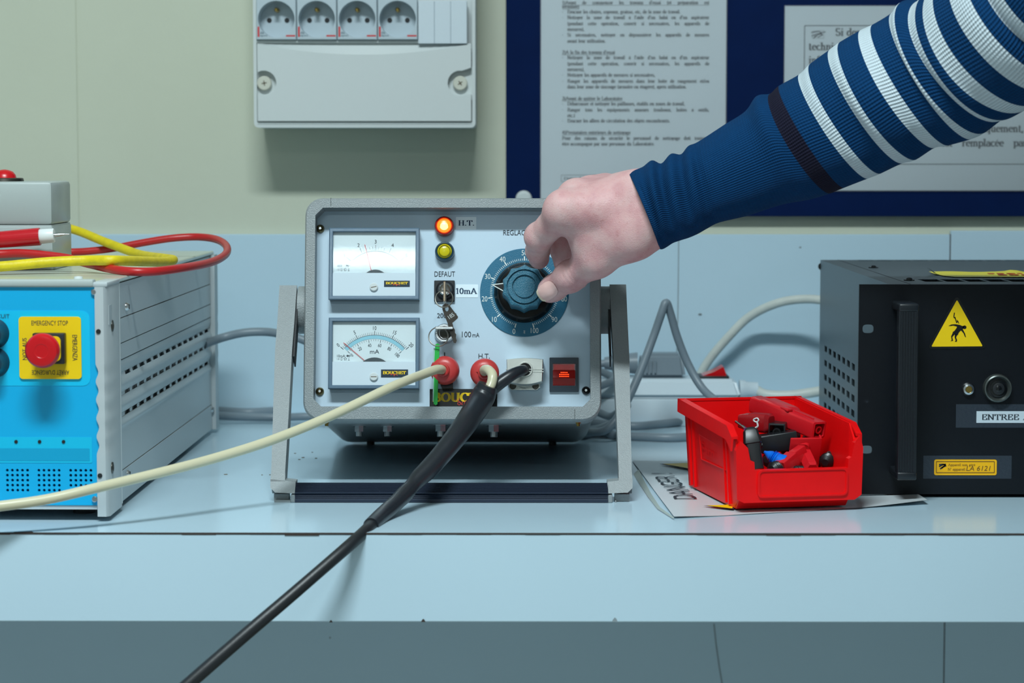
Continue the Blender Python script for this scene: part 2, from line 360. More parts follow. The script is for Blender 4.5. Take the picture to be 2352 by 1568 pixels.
# laminate back panels against the wall, two boards with a dark joint; they go on below the bench
xs = at_y(2183, 565, SPL_Y).x
m_joint = M('joint_brown', (70, 50, 42), .8)
a = struct('trim_1', box(BM(), -2.0, xs - .0006, SPL_Y, WALL_Y - .0005, .35, SPL_Z, .0006, 1), m_lamv)
b = struct('trim_2', box(BM(), xs + .0006, 2.0, SPL_Y, WALL_Y - .0005, .35, at_y(2183, 530, SPL_Y).z, .0006, 1), m_lamv)
obj('joint', box(BM(), xs - .0006, xs + .0006, SPL_Y + .0008, WALL_Y - .001, .35, SPL_Z), m_joint, a)
m_hair = M('hairline_grey', (138, 152, 158), .7)
def hair(pts, w, par):
    P = [at_y(x, y, SPL_Y - .0004) for x, y in pts]; obj('hairline_crack', stroke(BM(), [(p.x, p.z) for p in P], w, SPL_Y - .0004), m_hair, par, smooth=0)
hair([(1559, 536), (1558, 640), (1557, 720), (1555, 800), (1550, 880)], .0011, a)
hair([(1640, 1432), (1645, 1480), (1652, 1530), (1662, 1590)], .0013, a)
for x, y, w, h in ((1608, 722, 9, 5), (758, 1464, 4, 4), (1838, 568, 6, 3)):
    p = at_y(x, y, SPL_Y - .0004); obj('mark', flat(BM(), [(p.x + w / 4200. * math.cos(t), p.z + h / 4200. * math.sin(t)) for t in np.linspace(0, 6.28, 9)[:-1]], SPL_Y - .0004), M('scuff', (110, 122, 126), .8), a, smooth=0)
# slight plaster joint in the painted wall
xj = at_y(177, 200, WALL_Y - .001).x
struct('trim_3', box(BM(), -2.0, xj, WALL_Y - .0016, WALL_Y, SPL_Z + .002, 2.74, .0007, 1), m_wall)

# ---------------------------------------------------------------- ceiling lamps
GEN_TILT = R(-11.0)
_g = at_y(1038.5, 965, 2.04)
GEN = Fr(_g, GEN_TILT)
def ceiling_light(x, y, z, w, L, wd, label, lamp):
    fr = Fr((x, y, z)); t = thing('ceiling_light', label, 'ceiling light', fr)
    obj('housing', box(BM(), -L / 2 - .02, L / 2 + .02, -wd / 2 - .015, wd / 2 + .015, .012, .072, .004), m_white, t)
    for s in (-1, 1): obj('end_cap', box(BM(), s * (L / 2 + .008) - .008, s * (L / 2 + .008) + .008, -wd / 2, wd / 2, -.012, .012), m_white, t)
    for k in (-1, 1): obj('hanger', cyl(BM(), (k * L * .4, 0, .07), (k * L * .4, 0, 2.7501 - z), .004, n=8), m_steel, t)
    ld = bpy.data.lights.new(lamp, 'AREA'); ld.shape = 'RECTANGLE'; ld.size = L; ld.size_y = wd; ld.energy = w; ld.color = LAMP_COL
    lo = bpy.data.objects.new(lamp, ld); COL.objects.link(lo); lo.parent = t; lo.location = (0, 0, .008)
ceiling_light(-.22, .80, 2.6, LAMP_W, .7, .2, 'short white ceiling lamp nearest the workbench', 'ceiling_lamp_by_bench_offscreen')
# the far lamp is the one mirrored in the glass of the upper meter
_p = GEN.M @ GEN.p(860, 598, .004); _n = GEN.M.to_3x3() @ Vector((0, -1, 0)); _d = ray(860, 598).normalized()
_r = _d - 2 * _d.dot(_n) * _n; _q = _p + _r * ((2.6 - _p.z) / _r.z)
ceiling_light(_q.x, _q.y, 2.6, LAMP_W_FAR, 1.5, .15, 'long white ceiling lamp further back in the room', 'ceiling_lamp_back_of_room_offscreen')

# ---------------------------------------------------------------- workbench
fr = Fr((0, BF, 0)); wb = thing('workbench', 'long bench topped with pale glossy laminate and a deep front edge', 'workbench', fr)
dep = SPL_Y - BF
obj('worktop', box(BM(), -1.9, 1.9, .0006, dep - .0005, BZ - .03, BZ), m_lam, wb)
obj('front_edge', box(BM(), -1.9, 1.9, -.0006, .019, at_y(1176, 1428, BF).z, BZ - .0011, .0008, 1), m_fascia, wb)
bm = BM(); n = 90
for k in range(n):        # worn dark line of bare board between top and edge
    x0, x1 = -1.2 + 2.4 * k / n, -1.2 + 2.4 * (k + 1) / n
    box(bm, x0, x1, -.0009 - random.random() * .0003, .01, BZ - .0012 - (random.random() < .12) * random.random() * .0012, BZ - .0002)
obj('bare_board_line', bm, m_dkline, wb, smooth=0)
for x, y, w in ((972, 1428, 4), (760, 1429, 3), (1412, 1427, 5)):   # chips in the lower edge
    p = fr.p(x, y, -.0009); h = w / 2300.
    obj('chip', flat(BM(), [(p.x - h, p.z), (p.x + h, p.z), (p.x + h * .6, p.z + h), (p.x, p.z + h * 1.5), (p.x - h * .6, p.z + h * .8)], -.0009), m_dkline if x != 1412 else m_hair, wb, smooth=0)
p = at_z(60, 1221, BZ)
obj('chip', prism_h(BM(), [(p.x - .009, BF - .0005), (p.x + .006, BF - .0005), (p.x + .004, BF + .004), (p.x - .002, BF + .002)], BZ - .001, BZ + .0003), m_dkline, wb, world=fr)
for x in (-1.8, 1.8):
    for y in (.06, dep - .06): obj('leg', box(BM(), x - .02, x + .02, y - .02, y + .02, 0, BZ - .03, .003), m_dsteel, wb)
for k in range(26):       # specks and crumbs on the worktop around the instrument
    x, y = random.choice(((690, 1030), (640, 985), (560, 1040), (720, 1060), (520, 980))); p = at_z(x + random.uniform(-60, 70), y + random.uniform(-30, 60), BZ)
    if k < 9: obj('speck', cyl(BM(), p, p + Vector((0, 0, .0004)), random.uniform(.0006, .0018), n=7), M('speck', (120, 112, 98), .9), wb, world=fr)

# ---------------------------------------------------------------- notice board with two sheets
bx0, bz0 = at_y(1162, 300, 2.596).x, at_y(1700, 497, 2.596).z
bo = obj('notice_board', box(BM(), bx0, bx0 + 1.2, 2.596, WALL_Y - .0005, bz0, bz0 + .9, .0015), m_navy)
tag(bo, 'dark blue notice board fixed to the cream wall above the bench', 'notice board')
fr = Fr((0, 2.5955, 0))
bm = BM(); p = fr.p(1203, 452); lathe(bm, (p.x, -.005, p.z - .002), (0, 1, 0), [(0, .006), (.002, .0085), (.005, .0092)], 24)
o = obj('fixing_cap', bm, m_offw, None, world=None); o.location = fr.loc; tag(o, 'round grey fixing cap at the lower corner of the notice board', 'fixing cap')
# sheet 1
x0, x1, z0, z1 = fr.rect(1243, -150, 1665, 457)
s1 = thing('instruction_sheet', 'laminated sheet of printed French cleaning instructions with underlined headings', 'notice', Fr((0, 2.5952, 0)))
obj('paper', box(BM(), x0, x1, -.0006, 0, z0, z1), m_paper, s1)
obj('plastic_sleeve', box(BM(), x0 - .001, x1 + .001, -.0016, -.0009, z0 - .001, z1 + .001), M_clear('sleeve', base=.1, rough=.12), s1)
L1 = [(6, 1, "1)Avant de commencer les travaux d'essai (et préparation est", 1, 1), (15, 1, 'terminée)', 0, 1),
 (27, 0, 'Evacuer les chutes, copeaux, graisse, etc, de la zone de travail.', 0, 0), (40, 0, "Nettoyer la zone de travail à l'aide d'un balai ou d'un aspirateur", 1, 0),
 (54, 2, '(pendant cette opération, couvrir si nécessaires, les appareils de', 1, 0), (67, 2, 'mesures),', 0, 0), (80, 0, 'Si nécessaires, nettoyer ou dépoussiérer les appareils de mesures', 1, 0), (94, 2, 'avant leur utilisation.', 0, 0),
 (120, 1, "2)A la fin des travaux d'essai", 0, 1), (132, 0, "Nettoyer la zone de travail à l'aide d'un balai ou d'un aspirateur", 1, 0), (146, 2, '(pendant cette opération, couvrir si nécessaires, les appareils de', 1, 0), (159, 2, 'mesures),', 0, 0),
 (172, 0, 'Nettoyer les appareils de mesures si nécessaires,', 0, 0), (186, 0, 'Ranger les appareils de mesures dans leur boite de rangement et/ou', 1, 0), (199, 2, 'dans leur zone de stockage (armoire ou étagère), après utilisation.', 0, 0),
 (226, 1, '3)Avant de quitter le Laboratoire', 0, 1), (238, 0, 'Débarrasser et nettoyer les paillasses, établis ou zones de travail,', 0, 0), (252, 0, 'Ranger tous les équipements annexes (rouleaux, boites à outils,', 1, 0), (265, 2, 'etc.)', 0, 0),
 (277, 0, 'Evacuer les allées de circulation des objets encombrants.', 0, 0), (304, 1, '4)Prestataires extérieurs de nettoyage', 0, 1), (317, 1, 'Pour des raisons de sécurité le personnel de nettoyage doit toujours', 1, 0), (330, 1, 'être accompagné par une personne du Laboratoire.', 0, 0)]
bm = BM(); yy = -.0007
def line_words(bm, s, xl, xr, z, h, y, thick=.2, thin=.1, sx=1.):
    words = s.split(' '); gs = [serif(w, thick, thin) for w in words]; k = h * sx; tot = sum(g[2] for g in gs) * k
    gap = (xr - xl - tot) / max(len(words) - 1, 1) if xr else .36 * k; x = xl
    for vs, fs, w in gs: put(bm, vs, fs, lambda u, v: (x + u * k, y, z + v * h)); x += w * k + gap
    return x - gap
for py, ind, s, just, und in L1:
    xl = fr.px(1291 if ind == 1 else 1303, py)[0]; xr = fr.px(1629, py)[0] if just else None; z = fr.px(1300, py + 4)[1]; h = fr.px(1300, py - 4)[1] - z
    nat = serif(s)[2]; want = (fr.px(1625, py)[0] - xl) / (nat * h); xe = line_words(bm, s, xl, xr, z, h, yy, sx=min(1.12, want * .9))
    if und: stroke(bm, [(xl, z - h * .28), (xe, z - h * .28)], h * .1, yy)
    if ind == 0: xd = fr.px(1291, py)[0]; stroke(bm, [(xd, z + h * .4), (xd + h * .3, z + h * .4)], h * .12, yy)
fx0, fx1, fz0, fz1 = fr.rect(1289, 402, 1480, 417)
stroke(bm, [(fx0, fz0), (fx1, fz0), (fx1, fz1), (fx0, fz1), (fx0, fz0)], .0004, yy)
text_fit(bm, 'Date: 1 30/1999 rev. 1', fx0 + .003, fx0 + .06, fz0 + .0018, fz1 - .0018, yy, font='serif')
obj('printed_text', bm, m_print, s1, smooth=0)
# sheet 2
x0, x1, z0, z1 = fr.rect(1803, 14, 2409, 437)
s2 = thing('instruction_sheet', 'laminated landscape notice in large bold type inside a printed border', 'notice', Fr((0, 2.5952, 0)))
obj('paper', box(BM(), x0, x1, -.0006, 0, z0, z1), m_paper, s2)
obj('plastic_sleeve', box(BM(), x0 - .001, x1 + .001, -.0016, -.0009, z0 - .001, z1 + .001), M_clear('sleeve'), s2)
bm = BM(); b = fr.rect(1848, 59, 2364, 377)
stroke(bm, [(b[0], b[2]), (b[1], b[2]), (b[1], b[3]), (b[0], b[3]), (b[0], b[2])], .0009, yy)
for py, xl, s, xr in ((82, 1918, 'Si des difficultés', 0), (115, 1857, 'techniques', 0), (146, 1857, 'informatiques se', 0), (180, 1857, 'présentent lors', 0), (303, 1857, 'prendre contact par écrit uniquement,', 2351), (336, 1857, 'si la pièce mesurée que est remplacée par', 2358)):
    X = fr.px(xl, py)[0]; z = fr.px(1900, py)[1]; h = fr.px(1900, py - 17)[1] - z
    nat = serif(s)[2] * h * .9
    line_words(bm, s, X, fr.px(xr, py)[0] if xr else None, z, h, yy, thick=.19, thin=.08, sx=1.2 if not xr else min(1.2, .8 * (fr.px(xr, py)[0] - X) / nat))
q = lambda pts: [fr.px(x, y) for x, y in pts]     # the little hatched emblem in a box
stroke(bm, q([(1866, 72), (1892, 70), (1892, 88), (1866, 88), (1866, 72)]), .0003, yy)
for pts in ([(1863, 75), (1880, 72), (1888, 76), (1870, 84)], [(1868, 88), (1884, 76), (1896, 73)], [(1864, 83), (1878, 77), (1890, 80), (1878, 86)]): stroke(bm, q(pts), .001, yy)
obj('printed_text', bm, m_print, s2, smooth=0)

# ---------------------------------------------------------------- wall socket box
FY = 2.522
fr = Fr((at_y(836, 293, FY).x, FY, at_y(836, 293, FY).z)); T = thing('socket_box', 'white wall box with a row of four earthed sockets', 'socket box', fr)
X0, X1, Z0, Z1 = fr.rect(581, 0, 1092, 292); Z1 = Z0 + .235
bm = BM(); box(bm, X0, X1, .016, WALL_Y - FY - .0005, 0, Z1, .004, 3); obj('base', bm, m_offw, T)
rim = rrect(X0, X1, 0, Z1, .005); inn = rrect(X0 + .0035, X1 - .0035, .0035, Z1 - .0035, .003)
obj('rim', ringplate(BM(), rim, inn, -.0005, .021), m_offw, T)
# lower cover with a curved lip
zl = fr.px(836, 101)[1]; cx = (X0 + X1) / 2; hw = (X1 - X0) / 2 - .0045
lip = [(cx - hw + 2 * hw * k / 24, zl - .0115 * (1 - ((k - 12) / 12.) ** 2)) for k in range(25)]
scr = []
for s, (px, py) in ((-1, (607, 191)), (1, (1057, 191))): scr.append(fr.px(px, py))
low = [(cx + hw, .007)]
low += [(cx + hw, scr[1][1] - .012)] + [(scr[1][0] + .0135 * math.cos(R(a)), scr[1][1] + .0135 * math.sin(R(a))) for a in range(-60, -300, -20)] + [(cx + hw, scr[1][1] + .0165)]
poly = low + lip[::-1] + [(cx - hw, scr[0][1] + .0165)] + [(scr[0][0] + .0135 * math.cos(R(a)), scr[0][1] + .0135 * math.sin(R(a))) for a in range(120, -120, -20)] + [(cx - hw, scr[0][1] - .012), (cx - hw, .007)]
obj('cover', prism(BM(), poly, -.004, .006), m_offw, T)
bm = BM(); loft(bm, [[Vector((x, -.004, z)) for x, z in lip], [Vector((x, .0025, zl + .001)) for x, z in lip]], closed=False); obj('curved_lip', bm, m_offw, T)
obj('lower_ledge', box(BM(), X0 + .004, X1 - .004, -.001, .004, .0036, .0062), m_offw, T)
for i, (x, z) in enumerate(scr):
    obj('screw_well', box(BM(), max(X0 + .0034, x - .0145), min(X1 - .0034, x + .0145), .0052, .0085, z - .018, z + .018), m_offw, T)
    so = obj('cover_screw', disc(BM(), x, z, .0078, -.0012, .005, bev=.001), M('screw_cream', (205, 205, 192), .5), T)
    bm = BM(); rr = .0028; ro = 10 if i == 0 else 35
    for a in (ro, ro + 90): c, s_ = math.cos(R(a)) * rr, math.sin(R(a)) * rr; stroke(bm, [(x - c, z - s_), (x + c, z + s_)], .0011, -.0014)
    obj('cross_slot', bm, M('slot', (110, 100, 84), .8), so, smooth=0)
m_sock = M('socket_grey', (186, 200, 208), .4); 
def sq_loop(c, z, h, n): return [(c + h * max(-1, min(1, 1.414 * math.cos(R(45 + 360 * k / n)))), z + h * max(-1, min(1, 1.414 * math.sin(R(45 + 360 * k / n))))) for k in range(n)]
def sq(c, z, hx, hz, n):
    o = []
    for k in range(n):
        a = 2 * math.pi * k / n; ca, sa = math.cos(a), math.sin(a); m = max(abs(ca), abs(sa)); o.append((c + hx * ca / m, z + hz * sa / m))
    return o
zc = fr.px(636, 45)[1]; pitch = (fr.px(914, 45)[0] - fr.px(636, 45)[0]) / 3; xa = fr.px(636, 45)[0]; ztop, zbot = zc + pitch * .5, fr.px(636, 92)[1]
proto = None
for i in range(4):
    xc = xa + pitch * i; n = 48; ha = pitch / 2 - .0004; r = .0197; zm = (ztop + zbot) / 2
    bm = BM(); circ_ = lambda rr: [(xc + rr * math.cos(2 * math.pi * k / n), zc + rr * math.sin(2 * math.pi * k / n)) for k in range(n)]
    V3 = lambda L, y: [Vector((x, y, z)) for x, z in L]
    loft(bm, [V3(sq(xc, zm, ha, (ztop - zbot) / 2, n), .015), V3(sq(xc, zm, ha, (ztop - zbot) / 2, n), -.006), V3(sq(xc, zm, ha - .0008, (ztop - zbot) / 2 - .0008, n), -.007), V3(circ_(r), -.007), V3(circ_(r - .0008), .013)])
    so = obj('socket', bm, m_sock, T)
    for s in (-1, 1): obj('painted_contact_hole', disc(BM(), xc + s * .0095, zc, .0026, .0122, .0128, 16), m_black, so)  # black disc on the cup floor paints the dark of each hole
    bm = BM(); lathe(bm, (xc - .0005, -.004, zc + .0105), (0, 1, 0), [(0, .001), (.002, .0023), (.017, .0024)], 14); obj('earth_pin', bm, m_brass, so)
    bm = BM(); stroke(bm, [(xc - ha + .0022, zbot + .003), (xc - ha + .0022, zbot + .014)], .002, -.0072); obj('red_mark', bm, M('mark_red', (205, 45, 50), .6), so, smooth=0); bm = BM(); stroke(bm, [(xc + ha - .011, zbot + .0042), (xc + ha - .001, zbot + .0042)], .0016, -.0072); obj('red_mark', bm, M('mark_red', (205, 45, 50), .6), so, smooth=0)
    bm = BM(); text_fit(bm, 'da', xc - ha + .0038, xc - ha + .008, zbot + .0062, zbot + .009, -.0072); text_fit(bm, 'legrand', xc - ha + .0038, xc - ha + .0115, zbot + .003, zbot + .0055, -.0072); obj('maker_print', bm, M('mark_teal', (40, 84, 104), .6), so, smooth=0)
obj('socket_rail', box(BM(), xa - pitch / 2, xa + pitch * 3.5, -.002, .01, zbot - .0032, zbot - .0006), m_offw, T)
b0, b1 = fr.px(961, 50)[0], fr.px(1073, 50)[0]
for k in range(3): obj('blank_cover', box(BM(), b0 + (b1 - b0) * k / 3 + .0001, b0 + (b1 - b0) * (k + 1) / 3 - .0001, -.0065, .01, fr.px(961, 101)[1], ztop - .0022, .0005, 1), M('blank_white', (208, 220, 228), .35), T)
obj('latch', box(BM(), fr.px(1077, 120)[0], fr.px(1083, 120)[0], -.0012, .004, fr.px(1080, 141)[1], fr.px(1080, 111)[1]), M('latch_grey', (70, 80, 84), .5), T)
# ================================================================ high-voltage generator, tilted back on its carrying handle
G = thing('high_voltage_generator', 'grey bench instrument with two meters and a dial, tilted on its handle', 'instrument', GEN)
gp, gr = GEN.px, GEN.rect
PY = .022                                     # panel lies this far behind the casing's front rim
W2, GH, GD = .1315, .1985, .318
def oct_(x0, x1, z0, z1, c): return [(x1, z1 - c), (x1 - c, z1), (x0 + c, z1), (x0, z1 - c), (x0, z0 + c), (x0 + c, z0), (x1 - c, z0), (x1, z0 + c)]
# casing: rim (four mouldings meeting at fine joints), body behind it
ix0, ix1, iz0, iz1 = gr(723, 475, 1358, 935); NS = 6
outer = rrect(-W2, W2, 0, GH, .0155, NS); c = .0068
def inner_loop(x0, x1, z0, z1, c):
    P = []
    for (ax, az), (bx, bz) in (((x1, z1 - c), (x1 - c, z1)), ((x0 + c, z1), (x0, z1 - c)), ((x0, z0 + c), (x0 + c, z0)), ((x1 - c, z0), (x1, z0 + c))):
        for k in range(NS + 1): t = k / NS; P.append((ax + (bx - ax) * t, az + (bz - az) * t))
    return P
inner = inner_loop(ix0, ix1, iz0, iz1, c)
bm = BM(); V3 = lambda L, y: [Vector((x, y, z)) for x, z in L]
sh = lambda L, d: [(x - math.copysign(d, x), z - math.copysign(d, z - GH / 2)) for x, z in L]
loft(bm, [V3(outer, .04), V3(outer, .0016), V3(sh(outer, .0012), 0), V3(sh(inner, -.0006), 0), V3(inner, .0008), V3(sh(inner, .0004), PY + .003)], cap=False)
obj('front_rim', bm, m_grey, G, smooth=40)
m_jl = M('gap_shade', (70, 74, 72), .8)
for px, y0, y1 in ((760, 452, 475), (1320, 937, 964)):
    x, za = gp(px, y0); zb = gp(px, y1)[1]; obj('painted_rim_gap', box(BM(), x - .0002, x + .0002, -.0002, .001, min(za, zb) + .0008, max(za, zb) - .0008), m_jl, G, smooth=0)  # thin dark strip on the rim, painted shade of the gap between mouldings
body = rrect(-W2 + .0018, W2 - .0018, .0022, GH - .002, .018, 6)
bm = BM(); loft(bm, [V3(body, .038), V3(body, GD - .004), V3(sh(body, .003), GD)]); obj('case', bm, m_grey, G, smooth=40)
for s in (-1, 1): obj('rear_foot', cyl(BM(), (s * .092, GD - .012, .004), (s * .092, GD - .012, -.0012), .004, n=14), m_black, G)
# bolts under the case
def hexbolt(x, y, big, name='bolt'):
    bm = BM(); lathe(bm, (x, y, .0035), (0, 0, -1), [(0, big * 1.35), (.0016, big * 1.35)], 20); lathe(bm, (x, y, .0021), (0, 0, -1), [(0, big), (big * 1.1, big)], 6); lathe(bm, (x, y, .002), (0, 0, -1), [(0, big * .62), (big * 2., big * .62)], 12)
    obj(name, bm, m_steel if big > .003 else m_brass, G, smooth=20)
for px, y, b in ((825, .1, .0045), (890, .1, .0045), (1012, .085, .0052), (1134, .09, .0052), (750, .025, .0026), (1328, .025, .0026)):
    v = GEN.p(px, 990, 0); o = GEN.I @ CAM; d = GEN.I.to_3x3() @ ray(px, 990); tt = (y - o.y) / d.y; hexbolt((o + d * tt).x, y, b)
# panel
panel = obj('front_panel', prism(BM(), inner_loop(ix0 - .001, ix1 + .001, iz0 - .001, iz1 + .001, c), PY, PY + .0025), m_alu, G, label='pale brushed aluminium front panel')
PF = PY - .0004
def gtext(s, x0, y0, x1, y1, mat=m_ink, name='lettering', parent=G, y=PF, **k):
    r = gr(x0, y0, x1, y1, y); return obj(name, text_fit(BM(), s, *r, y, **k), mat, parent, smooth=0)
gtext('DEFAUT', 998, 623, 1045, 635); gtext('REGLAGE', 1156, 528, 1214, 540); gtext('200 mA', 1004, 719, 1052, 730)
gtext('100', 1061, 761, 1082, 774); gtext('mA', 1085, 764, 1101, 774); gtext('H.T.', 1099, 812, 1125, 823); gtext('I', 1020, 809, 1022, 817)
# corner screws
for px, py in ((735, 524), (734, 898), (1346, 896)):
    x, z = gp(px, py, PY - .003); bm = BM(); lathe(bm, (x, PY - .0032, z), (0, 1, 0), [(0, .0013), (.0006, .0014), (0, .0022), (.0006, .0029), (.0022, .0037), (.0032, .0038)], 24)
    s = obj('corner_screw', bm, m_blackgl if px > 1300 else M('zinc_yellow', (130, 118, 84), .3, metal=1.), G); obj('hex_socket', disc(BM(), x, z, .0012, PY - .0034, PY - .003, 6), m_steel, s, smooth=0)
# ---- meters
m_bez = M('meter_bezel', (92, 116, 136), .16, spec=.6, bump=.05, bscale=120); m_face = M('meter_face', (212, 226, 230), .6); m_low = M('meter_lower', (205, 219, 228), .5)
m_side = M('meter_housing', (84, 92, 96), .45); m_arc = M('mirror_arc', (140, 195, 212), .25, metal=.3)
def scale_pt(c, r, a): return (c[0] + r * math.sin(R(a)), c[1] + r * math.cos(R(a)))
def meter(x0, y0, x1, y1, which):
    H = .0135; yb = PY - H
    r = gr(x0, y0, x1, y1, yb); t = 'upper_meter' if which else 'lower_meter'
    mt = obj('meter', box(BM(), r[0] + .0004, r[1] - .0004, yb + .0048, PY, r[2] + .0004, r[3] - .0004), m_side, G, label='panel meter with needle, upper one showing 1 to 5' if which else 'milliampere panel meter with mirror scale')
    b = gr(x0 + 9, y0 + 9, x1 - 9, y1 - 9, yb)
    bm = BM(); fo = lambda q, d: [(q[1] - d, q[3] - d), (q[0] + d, q[3] - d), (q[0] + d, q[2] + d), (q[1] - d, q[2] + d)]
    loft(bm, [V3(fo(r, 0), yb + .004), V3(fo(r, 0), yb + .0008), V3(fo(r, .0008), yb), V3(fo(b, -.0006), yb), V3(fo(b, 0), yb + .0006), V3(fo(b, .0002), yb + .0028)], cap=False); obj('bezel', bm, m_bez, mt, smooth=20)
    zl = gp(x0, 626 if which else 830, yb)[1]
    ff = yb + .0035; obj('face_plate', box(BM(), b[0], b[1], ff, ff + .001, zl - .002, b[3]), m_face, mt)
    obj('lower_cover', box(BM(), b[0], b[1], yb + .0012, yb + .0032, b[2], zl), m_low, mt)
    C = gp(862 if which else 860, 650 if which else 862, ff); yi = ff - .0002
    mm = .0026 / 1.                        # metres for each 7 px
    u = abs(gp(100, 600, ff)[0] - gp(0, 600, ff)[0]) / 100   # metres for one pixel on the face
    bm = BM()
    if which:
        R0, n_ = 77, 21
        for k in range(n_):
            a = -48 + 96 * k / (n_ - 1); big = k % 5 == 0; stroke(bm, [scale_pt(C, R0 * u, a), scale_pt(C, (R0 + (11 if big else 7)) * u, a)], u * (1.1 if big else .6), yi)
        stroke(bm, [scale_pt(C, 74 * u, -44 + 88 * k / 24) for k in range(25)], u * 1.0, yi)
        for k, ch in enumerate('12345'): q = scale_pt(C, 96 * u, -48 + 24 * k); text_at(bm, ch, q[0], q[1], 9 * u, yi, rot=0)
        sm, z1_, z2_ = '30V', 610, 619
    else:
        for k in range(41):
            a = -50 + 100 * k / 40; big = k % 10 == 0; stroke(bm, [scale_pt(C, 93 * u, a), scale_pt(C, (102 if big else 99) * u, a)], u * (1.2 if big else .6), yi)
        for k in range(26):
            a = -48 + 96 * k / 25; big = k % 5 == 0; stroke(bm, [scale_pt(C, 82.5 * u, a), scale_pt(C, (76 if big else 79) * u, a)], u * (1.1 if big else .6), yi)
        for k, ch in enumerate(('0', '5', '10', '15', '20')): a = -50 + 25 * k; q = scale_pt(C, 109 * u, a); text_at(bm, ch, q[0], q[1], 9 * u, yi, rot=-a * .8, sx=.8)
        for k, ch in enumerate(('0', '20', '40', '60', '80', '100')): a = -48 + 19.2 * k; q = scale_pt(C, 70 * u, a); text_at(bm, ch, q[0], q[1], 8 * u, yi, rot=-a * .9, sx=.75)
        text_at(bm, 'mA', C[0], C[1] + 55 * u, 10 * u, yi, sx=1.1)
        ab = BM(); P = [scale_pt(C, 92 * u, -48 + 96 * k / 40) for k in range(41)]; Q = [scale_pt(C, 84 * u, -48 + 96 * k / 40) for k in range(41)]
        for k in range(40): ab.faces.new([ab.verts.new((x, yi, z)) for x, z in (P[k], P[k + 1], Q[k + 1], Q[k])])
        obj('mirror_band', ab, m_arc, mt, smooth=0)
        stroke(bm, [scale_pt(C, 92.5 * u, -48 + 96 * k / 40) for k in range(41)], u * .8, yi)
        sm, z1_, z2_ = '10mA', 817, 824
    # small printed symbols: range, diode, coil, star or earth
    ox, oz = gp(774, z1_, ff); text_at(bm, sm, ox, oz, 6 * u, yi, cx=False)
    dx = ox + (18 if which else 20) * u
    stroke(bm, [(dx, oz), (dx + 12 * u, oz)], u * .8, yi); flat(bm, [(dx + 3 * u, oz + 3 * u), (dx + 3 * u, oz - 3 * u), (dx + 8 * u, oz)], yi); stroke(bm, [(dx + 8 * u, oz + 3 * u), (dx + 8 * u, oz - 3 * u)], u, yi)
    oz = gp(774, z2_, ff)[1]; text_at(bm, '1.5', ox, oz, 4 * u, yi, cx=False); sx = ox + 9 * u
    stroke(bm, [(sx, oz - 3 * u), (sx, oz + 3 * u), (sx + 3 * u, oz + 3 * u), (sx + 3 * u, oz - 3 * u), (sx, oz - 3 * u)], u * .6, yi)
    st = [(sx + 10 * u + (4 if k % 2 == 0 else 1.8) * u * math.sin(R(36 * k)), oz + (4 if k % 2 == 0 else 1.8) * u * math.cos(R(36 * k))) for k in range(11)]; stroke(bm, st, u * .5, yi)
    stroke(bm, [(sx + 16 * u, oz - 3 * u), (sx + 20 * u, oz - 3 * u)], u * .7, yi); stroke(bm, [(sx + 18 * u, oz - 3 * u), (sx + 18 * u, oz + 3 * u)], u * .7, yi)
    obj('scale', bm, m_ink, mt, smooth=0, label='printed scale with figures')
    hub = BM(); loft(hub, [[Vector((C[0] + rr * u * math.cos(R(a)), y, max(zl, C[1] + rr * u * math.sin(R(a)) - (0 if which else 0)))) for a in range(10, 171, 10)] for rr, y in ((0.1, ff - .0012), (31 if which else 41, ff - .0012), (31 if which else 41, ff))], closed=False)
    obj('needle_hub', hub, M('hub_dark', (64, 74, 80), .3), mt, smooth=20)
    if which: A, B = gp(853, 622, ff), gp(838, 562, ff)
    else: A, B = gp(840, 830, ff), gp(789, 787, ff)
    obj('needle', stroke(BM(), [A, B], u * (1.3 if not which else 1.4), ff - .001), M('needle_red', (200, 30, 30), .5), mt, smooth=0, label='thin red needle')
    x, z = gp(858.5, 659 if which else 865, yb); s = obj('zero_screw', disc(BM(), x, z, 9.5 * u, yb - .0008, yb + .002, 24, .0006), m_offw, mt); an = 12 if which else 0
    obj('slot', stroke(BM(), [(x - 6.5 * u * math.cos(R(an)), z - 6.5 * u * math.sin(R(an))), (x + 6.5 * u * math.cos(R(an)), z + 6.5 * u * math.sin(R(an)))], u * 1.8, yb - .0009), M('slot', (110, 100, 84), .8), s, smooth=0)
    lr = gr(*((882, 644, 941, 658) if which else (875, 848, 937, 866)), yb)
    lp = obj('maker_plate', box(BM(), lr[0], lr[1], yb + .0008, yb + .0014, lr[2], lr[3]), M('plate_navy', (18, 44, 62), .3), mt)
    w, h = lr[1] - lr[0], lr[3] - lr[2]; yz = yb + .0006
    obj('maker_name', text_fit(BM(), 'BOUCHET', lr[0] + w * .07, lr[1] - w * .07, lr[2] + h * .38, lr[3] - h * .2, yz, font='serif', thick=.22, thin=.09), m_yel, lp, smooth=0)
    sc = BM(); q = lambda a, b_: (lr[0] + w * a, lr[2] + h * b_); stroke(sc, [q(.3, .45), q(.38, .42), q(.36, .25), q(.42, .45), q(.45, .3), q(.5, .4), q(.48, .1), q(.53, .42), q(.58, .3), q(.62, .22)], u * .9, yz - .0001); obj('script_mark', sc, M('script_red', (205, 60, 52), .5), lp, smooth=0)
    obj('window_glass', box(BM(), b[0] + .0001, b[1] - .0001, yb + .0003, yb + .0009, zl + .0003, b[3] - .0003), M_clear('meter_glass', ior=1.28), mt, smooth=0)
meter(756, 523, 963, 688, True); meter(755, 729, 963, 893, False)
